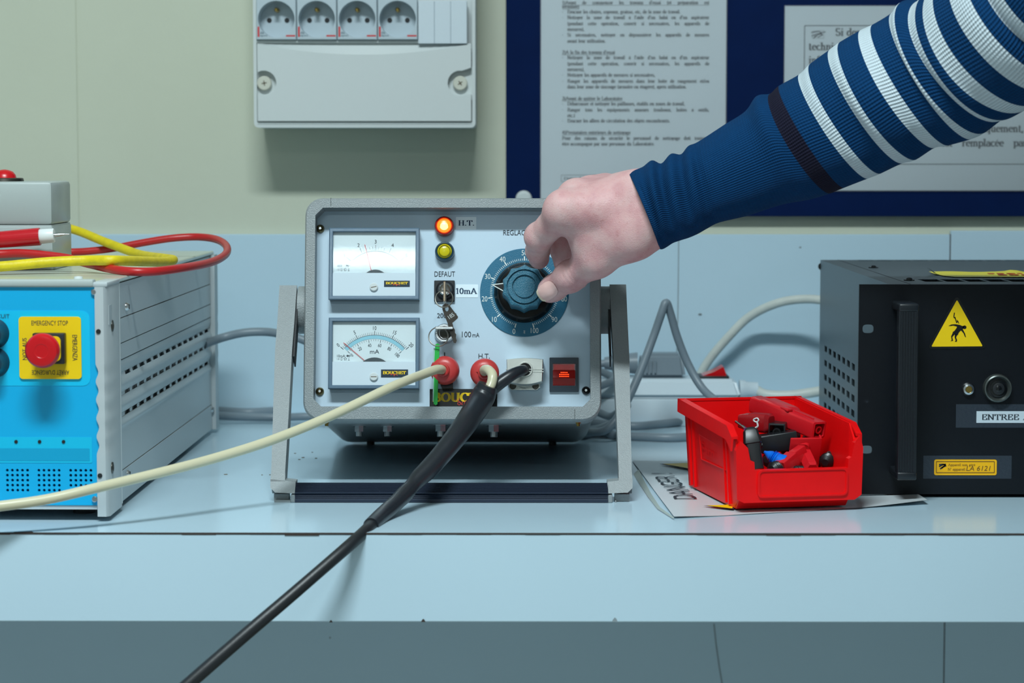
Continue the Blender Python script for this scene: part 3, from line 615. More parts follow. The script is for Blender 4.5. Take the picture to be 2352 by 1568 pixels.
# ---- indicator lamps
m_lit = M('lamp_lit', (255, 120, 30), .3, emit=2.2, ecol=(255, 88, 20)); m_core = M('lamp_core', (255, 210, 120), .3, emit=5., ecol=(255, 178, 70))
for px, py, lit in ((1020, 517, 1), (1021, 576, 0)):
    x, z = gp(px, py, PY - .01); u = .00039
    L = obj('indicator_lamp', lathe(BM(), (x, PY - .009, z), (0, 1, 0), [(.0012, .0062), (0, .0072), (.0004, .0082), (.002, .0087), (.009, .0088)], 40), M('lamp_ring_red', (150, 30, 22), .25) if lit else M('lamp_ring', (24, 58, 78), .25), G, label='glowing orange indicator lamp' if lit else 'unlit yellow indicator lamp')
    bm = BM(); lathe(bm, (x, PY - .0108, z), (0, 1, 0), [(0, .0002), (.0002, .0035), (.0009, .0052), (.0022, .0064), (.004, .0066)], 36); lens = obj('lens', bm, m_lit if lit else M('lens_yellow', (205, 190, 20), .22), L)
    if lit: obj('filament_glow', lathe(BM(), (x, PY - .0112, z - .0006), (0, 1, 0), [(0, .0002), (.0003, .0028), (.0008, .0038)], 24), m_core, lens)
    else: obj('lens_ring', lathe(BM(), (x, PY - .0112, z), (0, 1, 0), [(.0006, .0046), (0, .005), (.0006, .0054)], 30, cap=False), M('lens_olive', (150, 140, 10), .2), lens)
# stickers
def sticker(x0, y0, x1, y1, s, tx, rot=0., bg=(226, 242, 250)):
    r = gr(x0, y0, x1, y1, PF); k = obj('sticker', prism(BM(), rrect(*r, .0006, 2), PY - .0003, PY), M('sticker_film', bg, .25), G, smooth=0, label='clear tape label reading ' + s)
    q = gr(*tx, PF); obj('lettering', text_fit(BM(), s, *q, PY - .0005, font='serif', thick=.17, thin=.07), M('ink_blue', (30, 62, 92), .6), k, smooth=0)
sticker(1047, 498, 1094, 527, 'H.T.', (1053, 506, 1089, 518)); sticker(1047, 653, 1098, 683, '10mA', (1047, 661, 1096, 675))
# maker plate at the bottom
r = gr(987, 893, 1142, 936, PF); mp = obj('maker_plate', box(BM(), r[0], r[1], PY - .0008, PY, r[2] - .0005, r[3], .0003, 1), m_blackgl, G, label='glossy black maker plate with yellow letters')
q = gr(994, 901, 1139, 923, PF); obj('maker_name', text_fit(BM(), 'BOUCHET', *q, PY - .001, font='serif', thick=.24, thin=.09), m_yel, mp, smooth=0)
S_ = lambda pts: [gp(x, y, PY - .001) for x, y in pts]
bm = BM()
for pts in ([(1045, 917), (1052, 920), (1058, 924)], [(1055, 914), (1051, 928), (1055, 930), (1059, 926), (1054, 923)], [(1063, 921), (1060, 929), (1063, 929)], [(1068, 921), (1064, 936)], [(1066, 923), (1071, 921), (1070, 928), (1066, 929)], [(1078, 914), (1073, 928), (1077, 929)], [(1080, 925), (1084, 922), (1081, 929), (1086, 928)], [(1090, 921), (1098, 930)], [(1098, 921), (1088, 931)]): stroke(bm, S_(pts), .0005, PY - .0011)
obj('script_mark', bm, M('script_red', (205, 60, 52), .5), mp, smooth=0)
# ---- dial and control knob
KC = gp(1204.5, 672, PY); kx, kz = KC; u = abs(gp(1304, 672, PY)[0] - gp(1204, 672, PY)[0]) / 100
m_dial = M('dial_blue', (16, 102, 134), .4, bump=.25, bscale=1600); m_wht = M('dial_white', (225, 232, 228), .5)
dial = obj('dial', disc(BM(), kx, kz, 102 * u, PY - .0012, PY, 96, .0003), m_dial, G, label='blue dial plate numbered 0 to 100')
bm = BM(); yi = PY - .0014
for k in range(101):
    a = 195 + 330 * k / 100; big = k % 10 == 0; p0, p1 = scale_pt(KC, 74 * u, a), scale_pt(KC, (84 if big else 79) * u, a); stroke(bm, [p0, p1], u * (2.6 if big else 1.2), yi)
    if big: text_at(bm, str(k), *scale_pt(KC, 92.5 * u - (2 * u if k == 100 else 0), a), 12.5 * u, yi, sx=.8)
text_at(bm, '%', *scale_pt(KC, 91 * u, 180), 7 * u, yi, rot=-20, sx=.8)
obj('dial_figures', bm, m_wht, dial, smooth=0)
KT = PY - .038; o_ = (kx, KT, kz); m_knob = M('knob_blue_black', (40, 104, 128), .32, bump=.7, bscale=1100); m_kb = M('knob_skirt', (5, 5, 6), .2, spec=.3)
skirt = obj('knob_skirt', lathe(BM(), (kx, PY - .010, kz), (0, 1, 0), [(0, 52 * u), (.0006, 60 * u), (.005, 68 * u), (.0085, 70 * u)], 72), m_kb, G, label='glossy black knob skirt with white pointer')
pa = 281; P0, PL, PR = scale_pt(KC, 75 * u, pa), scale_pt(KC, 48 * u, pa + 11), scale_pt(KC, 48 * u, pa - 11)
obj('pointer', prism(BM(), [P0, PL, PR], PY - .0115, PY - .0095), m_kb, skirt, smooth=0)
bm = BM(); stroke(bm, [PL, P0, PR], 2. * u, PY - .0117); obj('pointer_line', bm, m_wht, skirt, smooth=0)
bm = BM(); nn = 96; flute = lambda r, a: r * (1.02 - .10 * abs(math.sin(5 * a)) ** .9)
fl = lambda r, y: [Vector((kx + flute(r, 2 * math.pi * k / nn) * math.cos(2 * math.pi * k / nn + .3), y, kz + flute(r, 2 * math.pi * k / nn) * math.sin(2 * math.pi * k / nn + .3))) for k in range(nn)]
ci = lambda r, y: [Vector((kx + r * math.cos(2 * math.pi * k / nn + .3), y, kz + r * math.sin(2 * math.pi * k / nn + .3))) for k in range(nn)]
loft(bm, [fl(50 * u, PY - .010), fl(51 * u, KT + .008), fl(51 * u, KT + .0025), fl(49 * u, KT + .0008), ci(42 * u, KT), ci(40.5 * u, KT), ci(39.5 * u, KT + .0022), ci(37.8 * u, KT + .0022), ci(37 * u, KT - .0004), ci(28 * u, KT - .0004), ci(27 * u, KT + .0018), ci(24.5 * u, KT + .0018), ci(24 * u, KT + .0004), ci(1 * u, KT + .0004)])
gr1 = (ci(39.6 * u, KT + .0019), ci(37.7 * u, KT + .0019)); gr2 = (ci(27.1 * u, KT + .0015), ci(24.4 * u, KT + .0015))
knob = obj('control_knob', bm, m_knob, G, smooth=30, label='large fluted control knob held by the fingers')
for q1, q2 in (gr1, gr2): obj('knob_groove', loft(BM(), [q1, q2], cap=False), m_knob, knob)
# ---- two key switches
x, z = gp(1021, 669, PY); k1 = obj('key_switch', box(BM(), x - .0092, x + .0092, PY - .0032, PY, z - .0095, z + .0095, .0005, 1), m_black, G, label='key switch in a square black surround')
zc1 = gp(1022, 664, PY - .008)[1]; x1 = gp(1022, 664, PY - .008)[0]
obj('collar', lathe(BM(), (x1, PY - .0065, zc1), (0, 1, 0), [(.0005, .0066), (0, .0072), (.001, .0082), (.0035, .0084)], 36), m_black, k1)
obj('lock_barrel', lathe(BM(), (x1, PY - .0085, zc1), (0, 1, 0), [(.0006, .003), (.0003, .0042), (0, .0048), (.0006, .0056), (.003, .0058)], 32), m_steel, k1)
x2, z2 = gp(1021, 765, PY - .004)
k2 = obj('key_switch', lathe(BM(), (x2, PY - .006, z2), (0, 1, 0), [(.0012, .0052), (0, .0062), (0, .0078), (.0012, .0088), (.004, .0092), (.006, .0093)], 40), m_steel, G, label='round chrome key switch')
obj('lock_barrel', lathe(BM(), (x2 + .0004, PY - .0052, z2 - .0002), (0, 1, 0), [(0, .0042), (.0008, .0051), (.004, .0052)], 32), m_dsteel, k2)
# ---- plugs with red rubber boots
m_boot = M('red_rubber', (194, 60, 58), .36, bump=.06, bscale=500)
def boot(px, py, tilt, which):
    x, z = gp(px, py, PY - .022); ax = Vector((tilt[0], 1, tilt[1])).normalized(); o = Vector((x, PY - .026, z))
    b = obj('plug_boot', lathe(BM(), o, ax, [(-.0016, .0035), (-.0024, .0046), (-.0016, .0056), (.0012, .0058), (.0014, .0074), (.0026, .0102), (.0052, .0123), (.0085, .0128), (.0098, .0117), (.0106, .0126), (.0128, .0128), (.0148, .0116), (.022, .009)], 48), m_boot, G, label='soft red rubber boot over a plug')
    bm = BM(); tube(bm, [o + Vector((.0125 * math.cos(R(a)) * (.45 + .55 * k / 5), .0008 + .011 * (k / 5) ** 1.3 - .0012, .0125 * math.sin(R(a)) * (.45 + .55 * k / 5))) for k in range(6) for a in (which,)], .00035, n=6, sub=3); obj('mould_seam', bm, m_boot, b)
    return o, ax, b
o1, a1, b1 = boot(1018, 851, (.12, .08), 120); o2, a2, b2 = boot(1113, 857, (0., .1), 172)
bm = BM(); v = gp(1026, 884, PY - .008); prism(bm, [(v[0] - .0065, v[1] + .003), (v[0] - .004, v[1] - .0035), (v[0] + .0055, v[1] - .003), (v[0] + .0055, v[1] + .004)], PY - .012, PY); obj('terminal_clip', bm, m_black, G, smooth=0)
obj('terminal_ring', disc(BM(), *gp(1018, 853, PY), .0105, PY - .004, PY, 32), m_black, G); obj('terminal_ring', disc(BM(), *gp(1113, 858, PY), .0105, PY - .004, PY, 32), m_black, G)
# ---- metal multi-pin connector
m_zinc = M('die_cast_zinc', (206, 208, 202), .32, metal=.85, bump=.05, bscale=700, var=.03, vscale=150)
r = gr(1163, 821, 1248, 884, PY - .02); zf = (r[2] + r[3]) / 2
bm = BM(); P = []
for k in range(13): t = k / 12; P.append((r[0] + (r[1] - r[0]) * t, r[3] - .0012 + .0012 * math.sin(math.pi * t)))
for k in range(13): t = k / 12; P.append((r[1] - .0008 - (r[1] - r[0] - .0016) * t, r[2] + .003 - .003 * math.sin(math.pi * t)))
loft(bm, [V3(P, PY), V3(P, PY - .018), V3([(x_ * .96 + (r[0] + r[1]) / 2 * .04, z_ * .94 + zf * .06) for x_, z_ in P], PY - .0205)]); con = obj('connector_hood', bm, m_zinc, G, smooth=40, label='cast metal connector hood with cable entry')
cxp, czp = gp(1206, 848, PY - .022)
obj('cable_entry', lathe(BM(), (cxp, PY - .0235, czp), (0, 1, 0), [(.004, .0058), (0, .0056), (0, .0066), (.002, .007), (.006, .007)], 36, cap=False), m_zinc, con); obj('painted_entry_hole', disc(BM(), cxp, czp, .0056, PY - .0207, PY - .0203, 30), m_black, con)  # black disc in the entry paints a hole's darkness on the closed hood
for dz in (-.0008, .0014): obj('seam_ridge', box(BM(), r[0] - .0002, r[1] + .0002, PY - .0212, PY - .004, zf + dz, zf + dz + .0007), m_zinc, con)
fr_ = gr(1169, 880, 1240, 895, PY - .004)
fl_ = obj('connector_flange', prism(BM(), [(fr_[0], fr_[3]), (fr_[0], fr_[2] + .002), (fr_[0] + .0025, fr_[2]), (fr_[1] - .0025, fr_[2]), (fr_[1], fr_[2] + .002), (fr_[1], fr_[3])], PY - .005, PY), m_zinc, con, smooth=0)
bm = BM(); nn = 40; kp = gp(1204, 872, PY - .009); loft(bm, [[Vector((kp[0] + rr * (1 + .03 * (k % 2)) * math.cos(2 * math.pi * k / nn), y, kp[1] + rr * (1 + .03 * (k % 2)) * math.sin(2 * math.pi * k / nn))) for k in range(nn)] for rr, y in ((.0066, PY - .009), (.0075, PY - .008), (.0075, PY - .005))]); obj('knurled_ring', bm, m_zinc, con, smooth=15)
for px in (1178, 1230):
    v = gp(px, 886, PY - .006); s = obj('flange_screw', disc(BM(), *v, .003, PY - .0062, PY - .0048, 20, .0005), m_dsteel, con)
# ---- illuminated mains switch
r = gr(1262, 821, 1329, 899, PY - .002); sw = obj('mains_switch', ringplate(BM(), rrect(*r, .0006, 2), rrect(*gr(1269, 834, 1322, 886, PY - .002), .0003, 2), PY - .0028, PY), M('switch_frame', (20, 42, 56), .35), G, label='black framed rocker switch glowing red')
q = gr(1270, 835, 1321, 885, PY - .001); hz = q[3] - q[2]
m_rk = M('rocker_red', (96, 6, 6), .15, emit=.06, ecol=(200, 20, 6)); m_rg = M('rocker_glow', (255, 90, 30), .3, emit=2.2, ecol=(255, 60, 10))
bm = BM()
prof = [(0, .0005), (.3, -.0012), (.34, -.0032), (.66, -.0012), (.7, .0006), (1, .0009)]
loft(bm, [[Vector((x, PY + dy - .0012, q[2] + hz * t)) for x in (q[0], q[1])] for t, dy in prof], closed=False); rk = obj('rocker', bm, m_rk, sw, smooth=0)
bm = BM(); xm = (q[0] + q[1]) / 2
for i in range(-4, 5):
    for j in range(3):
        if abs(i) + j * .7 < 4: flat(bm, [(xm + i * .0013 + a_, q[2] + hz * (.40 + j * .09) + b_) for a_, b_ in ((-.0004, -.0004), (.0004, -.0004), (.0004, .0004), (-.0004, .0004))], PY - .0047)
g_ = obj('lamp_facets', bm, m_rg, rk, smooth=0); g_['kind'] = 'stuff'
bm = BM()
for i in range(13): x_ = q[0] + .0018 + i * .00135; stroke(bm, [(x_, q[2] + hz * .72), (x_, q[3] - .0012)], .0003, PY - .0012)
for j in range(5): z_ = q[2] + hz * (.74 + .05 * j); stroke(bm, [(q[0] + .001, z_), (q[1] - .001, z_)], .0003, PY - .0012)
gg = obj('facet_grid', bm, M('rocker_light', (150, 20, 24), .2, emit=.12, ecol=(255, 40, 30)), rk, smooth=0); gg['kind'] = 'stuff'
for t in (.3, .7): obj('rocker_edge', box(BM(), q[0] + .0005, q[1] - .0005, PY - .0036 if t < .5 else PY - .003, PY - .0012, q[2] + hz * t - .0003, q[2] + hz * t + .0003), m_rk, rk)
# ---- carrying handle used as a stand
m_hand = M('handle_paint', (140, 147, 149), .4, bump=.35, bscale=1300, var=.04, vscale=700)
YT, ZT, YB_, ZB_ = 2.088, at_y(660, 655, 2.088).z, 1.946, .909
yl = lambda z: YB_ + (z - ZB_) / (ZT - ZB_) * (YT - YB_)
def leg_pt(px, py):                            # on the handle's sloping front plane
    v = None; Y = 2.0
    for _ in range(12): v = at_y(px, py, Y); Y = yl(v.z)
    return v
dn = Vector((0, (ZT - ZB_), -(YT - YB_))).normalized()   # thickness direction, into the picture
for s, secs in ((0, [(642, 682, 655), (637, 676, 738), (632, 671, 800), (627, 663, 950), (623, 655, 1080)]), (1, [(1400, 1438, 653), (1404, 1441, 725), (1410, 1446, 830), (1416, 1448, 950), (1421, 1451, 1080)])):
    bm = BM(); rings = []
    for a_, b_, y_ in secs: A, B = leg_pt(a_, y_), leg_pt(b_, y_); th = dn * (.016 if y_ < 760 else .019); rings.append([A, B, B + th, A + th])
    xa, xb = (621, 679) if s == 0 else (1395, 1453); i_, o_2 = (655, 621) if s == 0 else (1421, 1453)
    A, B = leg_pt(min(i_, o_2), 1105), leg_pt(max(i_, o_2), 1105); rings.append([A, B, B + dn * .019, A + dn * .019])
    loft(bm, rings); bmesh.ops.bevel(bm, geom=[e for e in bm.edges if len(e.link_faces) == 2 and e.calc_face_angle() > .5], offset=.0022, segments=2, affect='EDGES')
    leg = obj('handle_arm', bm, m_hand, G, world=GEN)
    # foot block with an open hollow end
    p = [leg_pt(x_, y_) for x_, y_ in (((621, 1100), (679, 1106), (679, 1133), (632, 1131), (621, 1120)) if s == 0 else ((1453, 1100), (1395, 1106), (1395, 1133), (1442, 1131), (1453, 1120)))]
    obj('handle_corner', loft(BM(), [p, [v_ + Vector((0, .016, 0)) for v_ in p]]), m_hand, G, world=GEN, smooth=20)
    xs_ = [at_y(x_, 1145, 1.944).x for x_ in ((627, 661, 667, 679) if s == 0 else (1447, 1413, 1407, 1395))]; x_a, x_b = sorted((xs_[2], xs_[3])); x_c, x_d = sorted((xs_[0], xs_[1])); zt = at_y(640, 1134, 1.95).z
    obj('handle_foot', box(BM(), x_a, x_b, 1.9445, 1.962, BZ, zt, .0006, 1), m_hand, G, world=GEN)
    bm = BM(); box(bm, x_c, x_d, 1.9515, 1.964, BZ + .0003, zt - .0002); obj('hollow_end', bm, m_hand, G, world=GEN); 
    bm = BM(); box(bm, min(xs_[0], xs_[1]) + .001, max(xs_[1], xs_[2]), 1.9455, 1.9525, BZ, BZ + .0016); obj('foot_sill', bm, m_hand, G, world=GEN)
    # round pivot boss between arm and case
    pv = at_y(690 if s == 0 else 1393, 712, 2.097); xin = (GEN.M @ Vector(((-W2 if s == 0 else W2), 0, 0))).x; xo = leg_pt(680 if s == 0 else 1402, 712).x
    obj('pivot_boss', cyl(BM(), (xin, pv.y, pv.z), (xo - (.0 if s else 0), pv.y, pv.z), .0215, n=40), m_grey, G, world=GEN)
    bm = BM(); A = leg_pt(680 if s == 0 else 1401, 665); B = leg_pt(672 if s == 0 else 1405, 812); dx = .0022 * (1 if s == 0 else -1)
    loft(bm, [[A + dn * .004, A + dn * .004 + Vector((dx, 0, 0)), A + dn * .02 + Vector((dx, 0, 0)), A + dn * .02], [B + dn * .004, B + dn * .004 + Vector((dx * .6, 0, 0)), B + dn * .02 + Vector((dx * .6, 0, 0)), B + dn * .02]]); obj('arm_pad', bm, m_black, G, world=GEN, smooth=0)
# ribbed black grip bar between the feet
m_grip = M('grip_blue_black', (34, 44, 62), .45)
xa, xb = at_y(677, 1140, 1.944).x, at_y(1397, 1140, 1.944).x; bm = BM(); prof = []
zf1 = at_y(1000, 1132, 1.944).z
for k in range(13): z_ = BZ + .0004 + (zf1 - BZ - .0004) * k / 12; prof.append((1.944 + (.0007 if k % 2 else 0) * (k > 4), z_))
A, B = Vector((0, 1.9442, zf1 + .0003)), Vector((0, yl(at_y(1000, 1107, 1.955).z), at_y(1000, 1107, 1.955).z))
for k in range(19): v = A.lerp(B, k / 18); prof.append((v.y + (.0008 if k % 2 else 0), v.z))
prof += [(B.y + .014, B.z - .003), (B.y + .014, BZ + .0004)]
obj('grip_bar', loft(BM(), [[Vector((x_, y_, z_)) for y_, z_ in prof] for x_ in (xa, xb)]), m_grip, G, world=GEN, smooth=0, label='ribbed black rubber grip bar')
obj('grip_edge', box(BM(), xa, xb, 1.9432, 1.945, zf1 - .0003, zf1 + .0004), m_grip, G, world=GEN)
# ---- keys hanging in the switches
m_key = M('key_steel', (74, 70, 66), .34, metal=1.)
def keyring(cx, cz, r, y): 
    return tube(BM(), [(cx + r * math.cos(2 * math.pi * k / 24), y - .002 * math.cos(2 * math.pi * k / 24 + 1), cz + r * math.sin(2 * math.pi * k / 24)) for k in range(25)], .00055, n=8, sub=2)
KY = PY - .016
t = thing('key', 'key in the upper switch with ring and spare key stamped 185', 'key', GEN)
x, z = gp(1022, 664, KY); obj('key_blade', box(BM(), x - .0011, x + .0011, KY - .012, PY - .006, z - .0125, z + .0055, .0004, 1), M('key_blade', (168, 150, 130), .3, metal=1.), t)
rc = gp(1020, 686, KY - .008); obj('key_ring', keyring(*rc, .0078, KY - .008), M('ring_steel', (150, 146, 138), .3, metal=1.), t)
kp = [gp(x_, y_, KY - .006) for x_, y_ in ((1016, 702), (1022, 697)) + tuple((1026.5 + 4 * math.cos(R(-110 - 24 * k_)), 709 + 6 * math.sin(R(-110 - 24 * k_))) for k_ in range(16)) + ((1022.05, 697), (1029, 698), (1033, 702), (1052, 727), (1051, 731), (1042, 739), (1039, 741), (1042, 753), (1045, 757), (1045, 764), (1048, 768), (1047, 776), (1049, 782), (1047, 788), (1042, 787), (1036, 770), (1028, 742), (1020, 722), (1016, 710))]
sk = obj('spare_key', prism(BM(), kp, KY - .0066, KY - .0052), m_key, t, smooth=0)
tx = gp(1036, 725, KY - .0068); obj('stamped_number', text_at(BM(), '185', *tx, .0036, KY - .0068, rot=35, sx=.9), M('stamp', (200, 205, 205), .4), sk, smooth=0)
t = thing('key', 'key in the lower switch with ring and green tag', 'key', GEN)
x0, x1, z0, z1 = gr(1000, 752, 1041, 758, KY - .006); obj('key_bow', box(BM(), x0, x1, KY - .014, PY - .004, z0, z1, .0004, 1), m_steel, t)
rc = gp(1007, 773, KY - .008); obj('key_ring', keyring(*rc, .0086, KY - .008), M('ring_steel'), t)
gq = lambda pts, y: [gp(a_, b_, y) for a_, b_ in pts]
m_green = M('green_plastic', (20, 170, 60), .35)
TG = obj('key_tag', prism(BM(), gq([(1000, 792), (1005, 789), (1010, 792), (1007, 860), (1005, 928), (1001, 931), (996, 927), (997, 900), (998, 830)], KY - .003), KY - .006, KY - .0012), m_green, t, smooth=20, label='narrow green plastic key tag')
obj('tag_slot', prism(BM(), gq([(1005, 795), (1008, 796), (1007, 806), (1004, 806)], KY - .0062), KY - .0064, KY - .0058), m_green, TG, smooth=0)
obj('tag_window', prism(BM(), gq([(996, 800), (999, 800), (997, 925), (994, 920)], KY - .003), KY - .0055, KY - .002), M('tag_clear', (150, 190, 178), .3), TG, smooth=0)
# ================================================================ blue-fronted power unit
LU = Fr((-.3319, 1.84, .9067), 0, R(-.6)); U = thing('power_unit', 'tall grey metal unit with bright blue front and yellow emergency stop', 'power unit', LU)
lp_, lr_ = LU.px, LU.rect
m_post = M('post_grey', (184, 193, 196), .42, var=.02, vscale=40); m_sidep = M('side_grey', (184, 193, 196), .38, bump=.06, bscale=500); m_blue = M('panel_blue', (0, 172, 226), .38)
LW, LD, LH = .45, .617, .1835
obj('body', box(BM(), -LW + .003, -.0095, .012, LD - .01, .006, LH - .003), m_sidep, U)
lid = obj('lid', box(BM(), -LW, -.003, .002, LD - .004, LH - .0028, LH + .001, .001, 1), M('lid_cream', (196, 206, 190), .22), U, label='glossy cream lid')
obj('lid_front_strip', box(BM(), -LW, -.0105, .0, .012, lp_(100, 658, 0)[1], lp_(100, 642, 0)[1], .0014), M('strip_pale', (176, 186, 184), .4), U)
v = on_z(LU, 180, 643, LH + .001); obj('lid_stud', lathe(BM(), (v.x, v.y, LH + .0042), (0, 0, -1), [(0, .001), (.0004, .0034), (.0032, .0038)], 20), m_white, U)
# blue front
bx1 = lp_(215, 900, .003)[0]; bz0 = lp_(215, 1160, .003)[1]; bz1 = lp_(100, 659, .003)[1]
u = lp_(100, 1100, .0026)[0] - lp_(99, 1100, .0026)[0]; cxs_, hcol, cz_, hrow = [-LW], [], [bz0], []      # front plate pierced by three blocks of 5 x 5 round vents
for gx in (17, 89.5, 162.5):
    for i in range(5):
        x = lp_(gx + 11.6 * i, 1100, .003)[0]
        if not i: cxs_.append(x - 5.8 * u)
        cxs_.append(x + 5.8 * u); hcol.append(len(cxs_) - 2)
cxs_.append(bx1 + .0065); zt_ = lp_(90, 1125.5, .003)[1]; cz_.append(zt_ - 5.75 * u)
for j in range(5): cz_.append(zt_ + (11.5 * j + 5.75) * u); hrow.append(len(cz_) - 2)
cz_.append(bz1); bm = BM(); grid_panel(bm, cxs_, cz_, {(i, j) for i in hcol for j in hrow}, .003, .011)
for i in hcol:
    for j in hrow: hole_cell(bm, cxs_[i], cxs_[i + 1], cz_[j], cz_[j + 1], .003, .011, 3.3 * u, 3.3 * u, n=16)
bmesh.ops.remove_doubles(bm, verts=bm.verts, dist=1e-6); obj('blue_panel', bm, m_blue, U, smooth=30, label='bright blue front panel pierced with small round vents')
obj('bottom_strip', box(BM(), -LW, -.0105, .004, .014, bz0 - .0035, bz0 - .0004), m_post, U)
BY = .0026
def lflat(name, x0, y0, x1, y1, mat, r=.0008, th=.0003): return obj(name, prism(BM(), rrect(*lr_(x0, y0, x1, y1, BY), r, 3), .003 - th, .0031), mat, U, smooth=0)
lflat('pale_field', -60, 713, 208, 886, M('blue_light', (4, 192, 238), .38), .006); lflat('pale_field', -60, 1003, 212, 1063, M('blue_light2', (6, 188, 228), .38), .001)
lflat('dim_window', -60, 1029, 206, 1058, M('blue_dim', (0, 160, 204), .38), .0005, .0005)
obj('lettering', text_fit(BM(), 'CIRCUIT', *lr_(-26, 721, 22, 730, BY), BY - .0004), m_ink, U, smooth=0)
for px, py in ((-24, 769), (-23, 836)): x, z = lp_(px, py, -.012); obj('round_knob', lathe(BM(), (x, -.013, z), (0, 1, 0), [(0, .008), (.001, .0092), (.013, .0102), (.016, .0125)], 36), M('knob_teal', (16, 62, 82), .4), U)
for px in (37, 91, 146): x, z = lp_(px, 1014, BY); obj('small_lamp', disc(BM(), x, z, .0014, .0021, .003, 16), m_black, U)
for px, py in ((217, 671), (219, 1147)): x, z = lp_(px, py, -.001); obj('panel_screw', disc(BM(), x - .001, z, .0024, .0005, .003, 20, .0006), m_steel, U)
# emergency stop
pl = obj('stop_plate', prism(BM(), rrect(*lr_(43, 727, 188, 870, .002), .0028, 4), .0012, .0026), m_yel, U, smooth=20, label='yellow plate lettered emergency stop'); ty = .001
for s, r4, ro in (('EMERGENCY STOP', (72, 736, 156, 747), 0), ('EMERGENZA', (166, 769, 178, 828), 270), ("ARRÊT D'URGENCE", (73, 850, 159, 863), 180), ('NOT-AUS', (51, 776, 62, 826), 90)):
    obj('lettering', text_fit(BM(), s, *lr_(*r4, ty), ty, rot=ro), m_ink, pl, smooth=0)
b4 = lr_(74, 765, 149, 836, -.006); cxs, czs = (b4[0] + b4[1]) / 2, (b4[2] + b4[3]) / 2; hb = (b4[1] - b4[0]) / 2
obj('button_base', box(BM(), b4[0], b4[1], -.0065, .0012, b4[2], b4[3], .001, 2), m_black, U)
obj('button_collar', prism(BM(), rrect(cxs - hb + .0028, cxs + hb - .0028, czs - hb + .0028, czs + hb - .0028, .004), -.0085, -.006), m_yel, U)
bcx, bcz = lp_(95, 806, -.03)
bt = obj('stop_button', lathe(BM(), (bcx, -.031, bcz), (0, 1, 0), [(.0006, .0052), (.0003, .0056), (.0004, .006), (.0, .0085), (.0008, .0118), (.003, .0134), (.006, .0138), (.0085, .013), (.0095, .011), (.011, .0095), (.0245, .0095)], 56), m_redb, U, label='red mushroom emergency button')
# side: strips and corrugated panel
SXp = -.0045
def sz(px, py, x=SXp): v = on_x(LU, px, py, x); return v.y, v.z
z_top, z_a, z_b, z_c, z_w, z_d, z_e = [sz(282, y_)[1] for y_ in (672, 729, 786, 824, 972, 1079, 1149)]
Y0, Y1 = .052, LD - .02
obj('top_strip', box(BM(), SXp - .004, SXp, Y0, Y1, z_a + .0006, LH - .004), m_sidep, U)
obj('side_plate', box(BM(), SXp - .004, SXp + .0004, Y0, Y1, z_b + .0004, z_a - .0002), m_sidep, U)
obj('side_plate', box(BM(), SXp - .004, SXp + .0004, Y0, Y1, z_c + .0004, z_b - .0004), m_sidep, U)
prof = []; NW = 60
slots = [sz(296, y_)[1] for y_ in (852, 896, 944)]
for k in range(NW + 1):
    z = z_d + .0005 + (z_c - z_d - .001) * k / NW; x = SXp
    if z > z_w - .004:
        ph = (z - slots[2]) / (slots[1] - slots[2]); am = 1 if z < slots[0] + .004 else max(0, 1 - (z - slots[0] - .004) / .006)
        x = SXp - .0026 * (.5 + .5 * math.cos(2 * math.pi * ph)) * am + .0012 * am if z > slots[2] - .006 else SXp + .0012 * max(0, min(1, (z - z_w + .004) / .004))
    prof.append((x, z))
sl_y = []
for j in range(3): ya, yb = sz(296, (852, 896, 944)[j])[0], sz(476, (757, 793, 829)[j])[0]; sl_y.append([(ya + (yb - ya) * k / 13. - (yb - ya) / 39, ya + (yb - ya) * k / 13. + (yb - ya) / 39) for k in range(14)])
xz = lambda z: np.interp(z, [q_[1] for q_ in prof], [q_[0] for q_ in prof])
zz = sorted([q_[1] for q_ in prof if all(abs(q_[1] - z) > .0018 for z in slots)] + [z + e for z in slots for e in (-.0016, -.0005, .0005, .0014)])
bm = BM()
for za, zb in zip(zz, zz[1:]):                 # rows of the plate; a row that crosses a slot line is left open at each slot
    jj = [j for j, z in enumerate(slots) if z - .0017 < za and zb < z + .0015]; cuts = [(Y0, Y1)]
    if jj: e = [Y0] + [v_ for p_ in sl_y[jj[0]] for v_ in p_] + [Y1]; cuts = list(zip(e[0::2], e[1::2]))
    for y0_, y1_ in cuts: bm.faces.new([bm.verts.new((xz(z_), y_, z_)) for y_, z_ in ((y0_, za), (y1_, za), (y1_, zb), (y0_, zb))])
bmesh.ops.remove_doubles(bm, verts=bm.verts, dist=1e-7); obj('corrugated_plate', bm, m_sidep, U, smooth=60)
obj('lower_strip', box(BM(), SXp - .004, SXp + .0006, Y0, Y1, z_e, z_d - .0002), m_sidep, U)
for j, zs in enumerate(slots):                  # plain back wall behind each open slot
    for y0_, y1_ in sl_y[j]: obj('vent_slot', box(BM(), -.0094, -.0088, y0_ - .001, y1_ + .001, zs - .003, zs + .003), m_sidep, U, smooth=0)
for px, py in ((292, 704), (487, 634), (294, 1088), (487, 940)):
    y_, z = sz(px, py, SXp + .001); s = obj('side_screw', lathe(BM(), (SXp + .003, y_, z), (-1, 0, 0), [(0, .001), (.0004, .0024), (.0018, .0034), (.0034, .0036)], 20), m_steel, U)
    obj('slot', box(BM(), SXp + .0028, SXp + .0032, y_ - .0004, y_ + .0004, z - .002, z + .002), m_dsteel, s, smooth=0)
